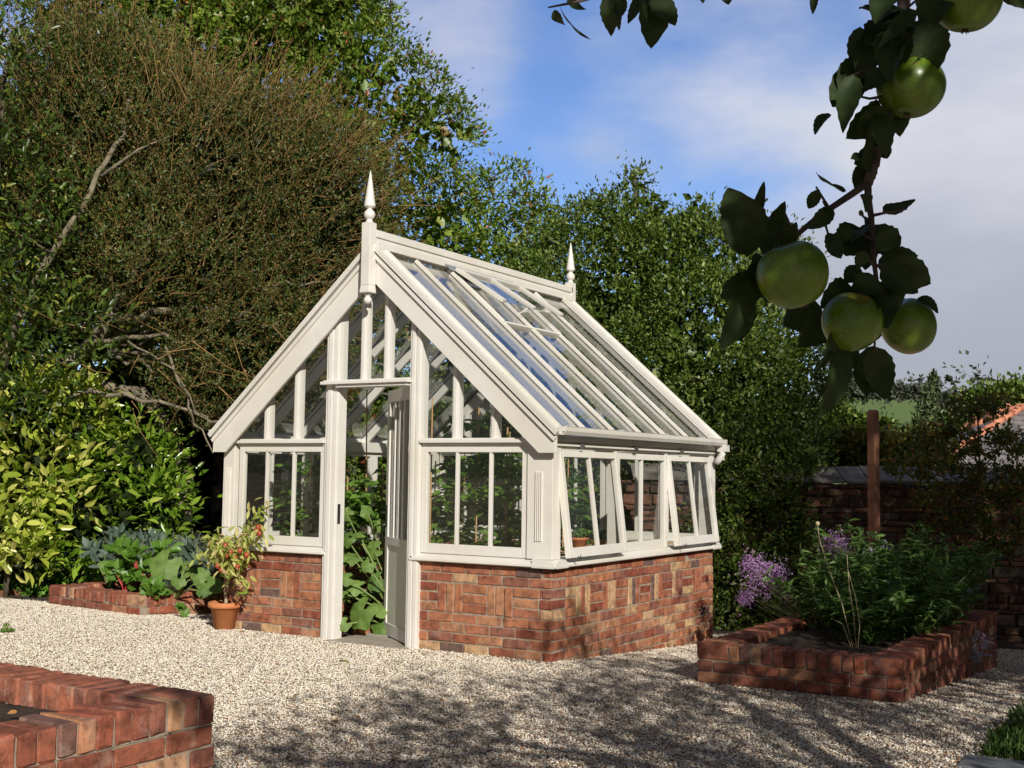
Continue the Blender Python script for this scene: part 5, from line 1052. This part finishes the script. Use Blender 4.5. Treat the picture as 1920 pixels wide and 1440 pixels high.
for px, py in ((484, 988), (478, 995), (490, 990), (418, 1030), (425, 1040), (432, 1035), (440, 1045), (408, 1060), (415, 1068), (450, 1032), (422, 1022), (462, 1040), (445, 1062), (486, 1000)):
    c = at(px, py, 9.78+rp.random()*.1); b = MB(); b.lathe([(0, .022), (.015, .017), (.023, 0), (.018, -.016), (.006, -.028), (0, -.030)], c, 10); b.build('fruit', M['redleaf'], t)
# vegetable bed plants
def soilpt(px, py, dep, z): p = at(px, py, dep); return np.array([p[0], p[1], z])
def rosette(name, label, base, n, L, W, mat, stemmat, h=.25, droop=.3, k=2, cat='plant'):
    t = thing(name, label, cat, base); base = np.array(base, float); st = MB(); P, D = [], []
    for i in range(n):
        a = rp.random()*6.28; l = h*(.6+.6*rp.random()); d = np.array([math.cos(a)*.5, math.sin(a)*.5, 1.]); e = base+unit(d)*l; st.tube([base+rp.normal(size=3)*.015*np.array([1, 1, 0]), base+d*l*.4, e], [.008, .006, .004], 5)
        for q in range(k): P.append(e+rp.normal(size=3)*.02); D.append(unit(d)+rp.normal(size=3)*.35-np.array([0, 0, droop]))
    st.build('stalks', M[stemmat], t); P, D = np.array(P), np.array(D); m_ = len(P)
    tv, tf = OV; Vs = []
    for q in range(3): Vs.append(leafset(P+rp.normal(size=P.shape)*.02, D+rp.normal(size=D.shape)*.35, -fw+rp.normal(size=P.shape)*.7+np.array([0, 0, .6]), L*(.7+.6*rp.random(m_)), W*(.7+.5*rp.random(m_)), OV))
    fast('foliage', *join(Vs), M[mat], t); return t
zs = .125
rosette('chard_plant', 'ruby chard with crinkled green leaves on red stalks, left in the vegetable bed', soilpt(235, 1100, 12.0, zs), 15, .13, .09, 'chard', 'redstem', .22)
rosette('chard_plant', 'tall ruby chard with red stalks in the middle of the vegetable bed', soilpt(268, 1100, 12.1, zs), 16, .13, .09, 'chard', 'redstem', .42)
rosette('chard_plant', 'low bright chard spilling over the front of the vegetable bed', soilpt(285, 1115, 11.4, zs), 12, .10, .07, 'chard', 'redstem', .10)
rosette('kale_plant', 'blue grey kale at the left end of the vegetable bed', soilpt(205, 1095, 12.5, zs), 18, .12, .075, 'kale', 'stem', .38)
rosette('kale_plant', 'blue grey kale behind the chard stalks', soilpt(255, 1090, 13.0, zs), 16, .11, .07, 'kale', 'stem', .50)
rosette('kale_plant', 'blue green kale beside the terracotta pot', soilpt(398, 1110, 11.8, zs), 14, .16, .07, 'kale', 'stem', .42)
sb = soilpt(330, 1110, 11.6, zs); squash('squash_plant', 'squash plant with large round leaves at the right end of the vegetable bed', sb, [(at(308, 1058, 11.6), .155, cam_n), (at(355, 1056, 11.8), .13, cam_n+rp.normal(size=3)*.2), (at(395, 1095, 11.3), .12, cam_n+np.array([.3, 0, .9])), (at(335, 1090, 11.5), .07, cam_n), (at(375, 1080, 11.5), .09, cam_n+rp.normal(size=3)*.4), (at(380, 1110, 11.2), .06, cam_n)])
wb = soilpt(345, 1155, 10.75, 0.); wb = on_ground(345, 1160); squash('garden_weed', 'small green seedling growing on the gravel against the vegetable bed', wb, [(wb+np.array([.03*math.cos(a), .03*math.sin(a)-.02, .06+.02*k]), .042, cam_n+rp.normal(size=3)*.4) for k, a in enumerate((0, 1.3, 2.6, 3.9, 5.2))], 'chard')
wb = on_ground(12, 1187); squash('garden_weed', 'tiny weed in the gravel at the left edge', wb, [(wb+np.array([.04*math.cos(a), .04*math.sin(a), .03]), .03, (0, 0, 1)) for a in (0, 1.3, 2.6, 3.9, 5.2)], 'chard')
def lavender(label, base, n, h, r):
    t = thing('lavender_clump', label, 'plant', base); base = np.array(base); a = rp.random(n)*6.28; q = rp.random(n)**.5; C = base+np.stack([np.cos(a)*q*r*.5, np.sin(a)*q*r*.5, np.zeros(n)], 1); D = unit(np.stack([np.cos(a)*q*.7, np.sin(a)*q*.7, np.ones(n)], 1)); l = h*(.7+.4*rp.random((n, 1)))
    E = C+D*l; V1 = tubeset(C, C+D*l*.5, E, .002, .0012); idx = np.repeat(np.arange(n), 16); tt_ = rp.random((len(idx), 1)); P = C[idx]+D[idx]*l[idx]*(.3+.7*tt_); V2 = leafset(P, D[idx]+rp.normal(size=P.shape)*.5, rp.normal(size=P.shape), .035, .007); fast('foliage', *join([V1, V2]), M['lav'], t)
lavender('grey green lavender clump behind the squash leaves', soilpt(330, 1090, 12.8, zs), 240, .52, .6)
lavender('feathery grey clump behind the ruby chard', soilpt(270, 1090, 13.2, zs), 200, .56, .6)
lavender('grey green lavender clump at the right end behind the squash', soilpt(385, 1090, 12.6, zs), 170, .44, .4)
# low leafy ground cover at the left edge
n = 5200; px_ = rp.random(n)*330-190; dd = 13.2+rp.random(n)*1.6; P = np.array([at(a, 1110, d) for a, d in zip(px_, dd)]); P[:, 2] = gz(P[:, 0], P[:, 1])+rp.random(n)**1.5*.24*np.clip((dd-13.1)*2.2, .15, 1)+.01
props(fast('ground_cover', *leafset(P, rp.normal(size=(n, 3))+np.array([0, 0, .5]), rp.normal(size=(n, 3))*.6+np.array([0, 0, 1.]), .075, .035, OV), M['chard']), 'low leafy ground cover between the gravel and the laurels', kind='stuff')
b = MB(); e0 = on_ground(-60, 1120); e1 = on_ground(92, 1117)
b.beam(e0+np.array([0, 0, .02]), e1+np.array([0, 0, .02]), .03, .10); props(b.build('edging_board', M['wood']), 'low brown edging board along the gravel at the left edge', 'edging')
# right bed plants
def perennial(label, base, n, h, r, L=.085, W=.026):
    t = thing('leafy_perennial', label, 'plant', base, None); base = np.array(base, float); a = rp.random(n)*6.28; q = rp.random(n)**.5
    C = base+np.stack([np.cos(a)*q*r*.35, np.sin(a)*q*r*.35, np.zeros(n)], 1); D = unit(np.stack([np.cos(a)*q*.65, np.sin(a)*q*.65, np.ones(n)], 1)); l = h*(.65+.45*rp.random((n, 1))); Mi = C+D*l*.5; E = C+D*l+np.stack([np.cos(a), np.sin(a), np.zeros(n)], 1)*r*.22*rp.random((n, 1))
    fast('stems', *tubeset(C, Mi, E, .0035, .002), M['stem'], t); k = 44; idx = np.repeat(np.arange(n), k); tt_ = .15+.87*rp.random((len(idx), 1))**.8; P = np.where(tt_ < .5, C[idx]*(1-2*tt_)+Mi[idx]*2*tt_, Mi[idx]*(2-2*tt_)+E[idx]*(2*tt_-1)); m_ = len(P)
    rad = rp.normal(size=(m_, 3)); rad[:, 2] *= .3; s_ = .6+.8*rp.random(m_); fast('foliage', *leafset(P, unit(rad)+np.array([0, 0, .15]), np.array([0, 0, 1.])+rp.normal(size=(m_, 3))*.5, L*s_, W*s_, OV), M['perennial'], t); return t
zb_ = .20
for i, (x, y, h, r, lb) in enumerate(((1.98, 1.05, .36, .40, 'low dark leafy perennial at the front left of the right raised bed'), (2.2, 1.35, .50, .42, 'leafy perennial behind the dry stalks in the right raised bed'), (1.55, 1.7, .55, .6, 'leafy perennial at the back left of the right raised bed under the purple flowers'), (2.05, 1.8, .72, .6, 'tall leafy perennial in the middle of the right raised bed with white flowers above'), (2.15, 2.4, .72, .5, 'tallest leafy perennial at the right end of the right raised bed'), (1.7, 2.6, .75, .6, 'leafy perennial at the far end of the right raised bed'), (2.25, 1.9, .40, .35, 'leafy perennial overhanging the right edge of the right raised bed'))): perennial(lb, (x, y, zb_), 26, h, r)
def flowers(name, label, base, blobs, n, s, mat, stems=7):
    t = thing(name, label, 'plant', base); base = np.array(base, float); b = MB(); Vs = []
    for c, r in blobs:
        for k in range(stems): e = c+(rp.normal(size=3)*r*.5)@BAS; b.tube([base, (base+e)/2+rp.normal(size=3)*.03, e], [.0028, .002, .001], 4)
        P = c+(unit(rp.normal(size=(n, 3)))*r*(rp.random((n, 1))**.45))@BAS; P = P+rp.normal(size=P.shape)*(.45*r.mean())
        for q in range(3): Vs.append(leafset(P, rp.normal(size=(n, 3)), rp.normal(size=(n, 3)), s, s*.8))
    b.build('stems', M['stem'], t); props(fast('flowers', *join(Vs), M[mat], t), kind='stuff')
flowers('meadow_rue', 'cloud of small purple flowers leaning out over the left side of the right raised bed', (1.5, 1.5, zb_), [pb(1412, 1062, 10.2, 22, 20), pb(1430, 1092, 10.2, 34, 26), pb(1455, 1075, 10.2, 18, 18), pb(1398, 1122, 10.2, 12, 10)], 420, .013, 'purple')
flowers('meadow_rue', 'hazy purple flowers on thin stems above the middle of the right raised bed', (1.8, 1.8, zb_), [pb(1580, 1040, 10.4, 26, 26), pb(1560, 1015, 10.4, 20, 16), pb(1535, 1095, 10.2, 10, 12), pb(1480, 1120, 10.1, 8, 8), pb(1600, 1070, 10.3, 14, 14), pb(1572, 1022, 9.9, 18, 18)], 200, .012, 'purple')
flowers('white_phlox', 'white flowers beside the foot of the timber post in the right raised bed', (1.95, 1.9, zb_), [pb(1662, 1032, 10.4, 18, 8), pb(1622, 1046, 10.4, 18, 9), pb(1642, 1036, 10.4, 16, 8)], 40, .020, 'white', 4)
flowers('aster_clump', 'pale violet asters spilling over the right side of the right raised bed', (2.45, 1.5, zb_), [pb(1818, 1190, 9.3, 18, 8), pb(1838, 1208, 9.2, 22, 16), pb(1826, 1230, 9.15, 14, 9)], 60, .021, 'white', 5)
dsb = on_ground(1600, 1262); dsb = at(1605, 1212, 8.3); dsb[2] = zb_
t = thing('dry_stalks', 'bare straw coloured stalks at the front of the right raised bed', 'plant', dsb)
for pts in ([(1600, 1214), (1578, 1130), (1556, 1072), (1536, 1010), (1533, 985)], [(1597, 1212), (1580, 1170), (1564, 1162)], [(1606, 1216), (1600, 1150), (1592, 1100), (1588, 1040)], [(1608, 1214), (1612, 1170), (1604, 1120), (1590, 1070)], [(1600, 1214), (1592, 1186)]):
    b = MB(); w0 = [at(x, y, 8.3) for x, y in pts]; w0[0][2] = zb_-.02; b.tube(w0, [.0042*(1-.6*i/len(w0)) for i in range(len(w0))], 6); b.build('stalk', M['straw'], t)
b = MB(); c = at(1533, 982, 8.3); b.lathe([(0, -.016), (.012, -.010), (.017, 0), (.012, .012), (0, .018)], c, 10); b.build('seed_head', M['straw'], t)
# grass corner and its stone edging
n = 11000; X = 3.16+rp.random(n)*1.5; Y = -1.32+rp.random(n)**1.3*3.2; k = (X-3.16)+.35*0 > 0.03*np.sin(Y*9); X, Y = X[k], Y[k]; n = len(X); hum = .07*np.clip((X-3.14)/.35, 0, 1)*np.clip((Y+1.36)/.3, 0, 1)
P = np.stack([X, Y, gz(X, Y)+hum-.01], 1); props(fast('grass', *leafset(P, rp.normal(size=(n, 3))*.35+np.array([0, 0, 1.]), rp.normal(size=(n, 3)), .075*(.6+.8*rp.random(n)), .006, OV), M['grassblade']), 'tuft of lawn grass in the lower right corner', kind='stuff')
b = MB(); nx_ = 16
V = [(3.14+i*.1, -1.34+j*.22, float(gz(0, -1.34+j*.22)+.008+.065*min(1, i*.1/.35)*min(1, j*.22/.3))) for j in range(nx_) for i in range(nx_)]; b.add(V, [(j*nx_+i, j*nx_+i+1, (j+1)*nx_+i+1, (j+1)*nx_+i) for j in range(nx_-1) for i in range(nx_-1)]); props(b.build('lawn_soil', M['earth']), kind='structure')
b = MB(); b.box((3.12, -1.62, -.05), (4.4, -1.345, .018)); props(b.build('stone_edging', M['bluestone'], bevel=.006), 'flat blue grey stone edging slab beside the grass corner', 'edging stone')
# fallen leaves
for px, py, lb, yl in ((643, 1243, 'yellow green fallen leaf on the gravel in front of the doorway', 1), (1895, 1300, 'reddish fallen leaf on the gravel right of the raised bed', 0), (1800, 1425, 'long red fallen leaf near the stone edging', 0), (1620, 1355, 'small brown leaf on the gravel in front of the right raised bed', 0), (455, 1187, 'brown leaf beside the terracotta pot', 0), (80, 1142, 'dark leaf on the gravel at the left bed corner', 0), (1290, 1390, 'brown leaf on the shaded gravel at the bottom', 0), (1440, 1300, 'rust coloured leaf on the gravel below the bed front', 0), (1745, 1365, 'rust leaf on the gravel between the bed corner and the grass', 0), (630, 1356, 'brown leaf in the dappled shade left of centre', 0)):
    c = on_ground(px, py); c[2] = float(gz(c[0], c[1]))+.016; a = rp.random()*6.28; d = np.array([math.cos(a), math.sin(a), .12]); Lf = .10 if yl else .06
    V1 = leafset(c[None]-d*Lf/2, d[None], np.array([[.1, .1, 1.]]), Lf, Lf*.45, OV); mt = 'pepleaf' if yl else 'fallen'
    props(fast('fallen_leaf', *V1, M[mt]), lb, 'leaf', 'fallen leaves on the gravel')
# loose crumbs and litter on the near bed's soil
n = 500; X = -.6+rp.random(n)*1.6; Y = -7.5+rp.random(n)*2.75; P = np.stack([X, Y, np.full(n, .49)], 1); props(fast('leaf_litter', *leafset(P, rp.normal(size=(n, 3))*np.array([1, 1, .2]), np.array([0, 0, 1.])+rp.normal(size=(n, 3))*.3, .035, .02, OV), M['fallen']), 'brown leaf litter on the soil of the foreground bed', kind='stuff')
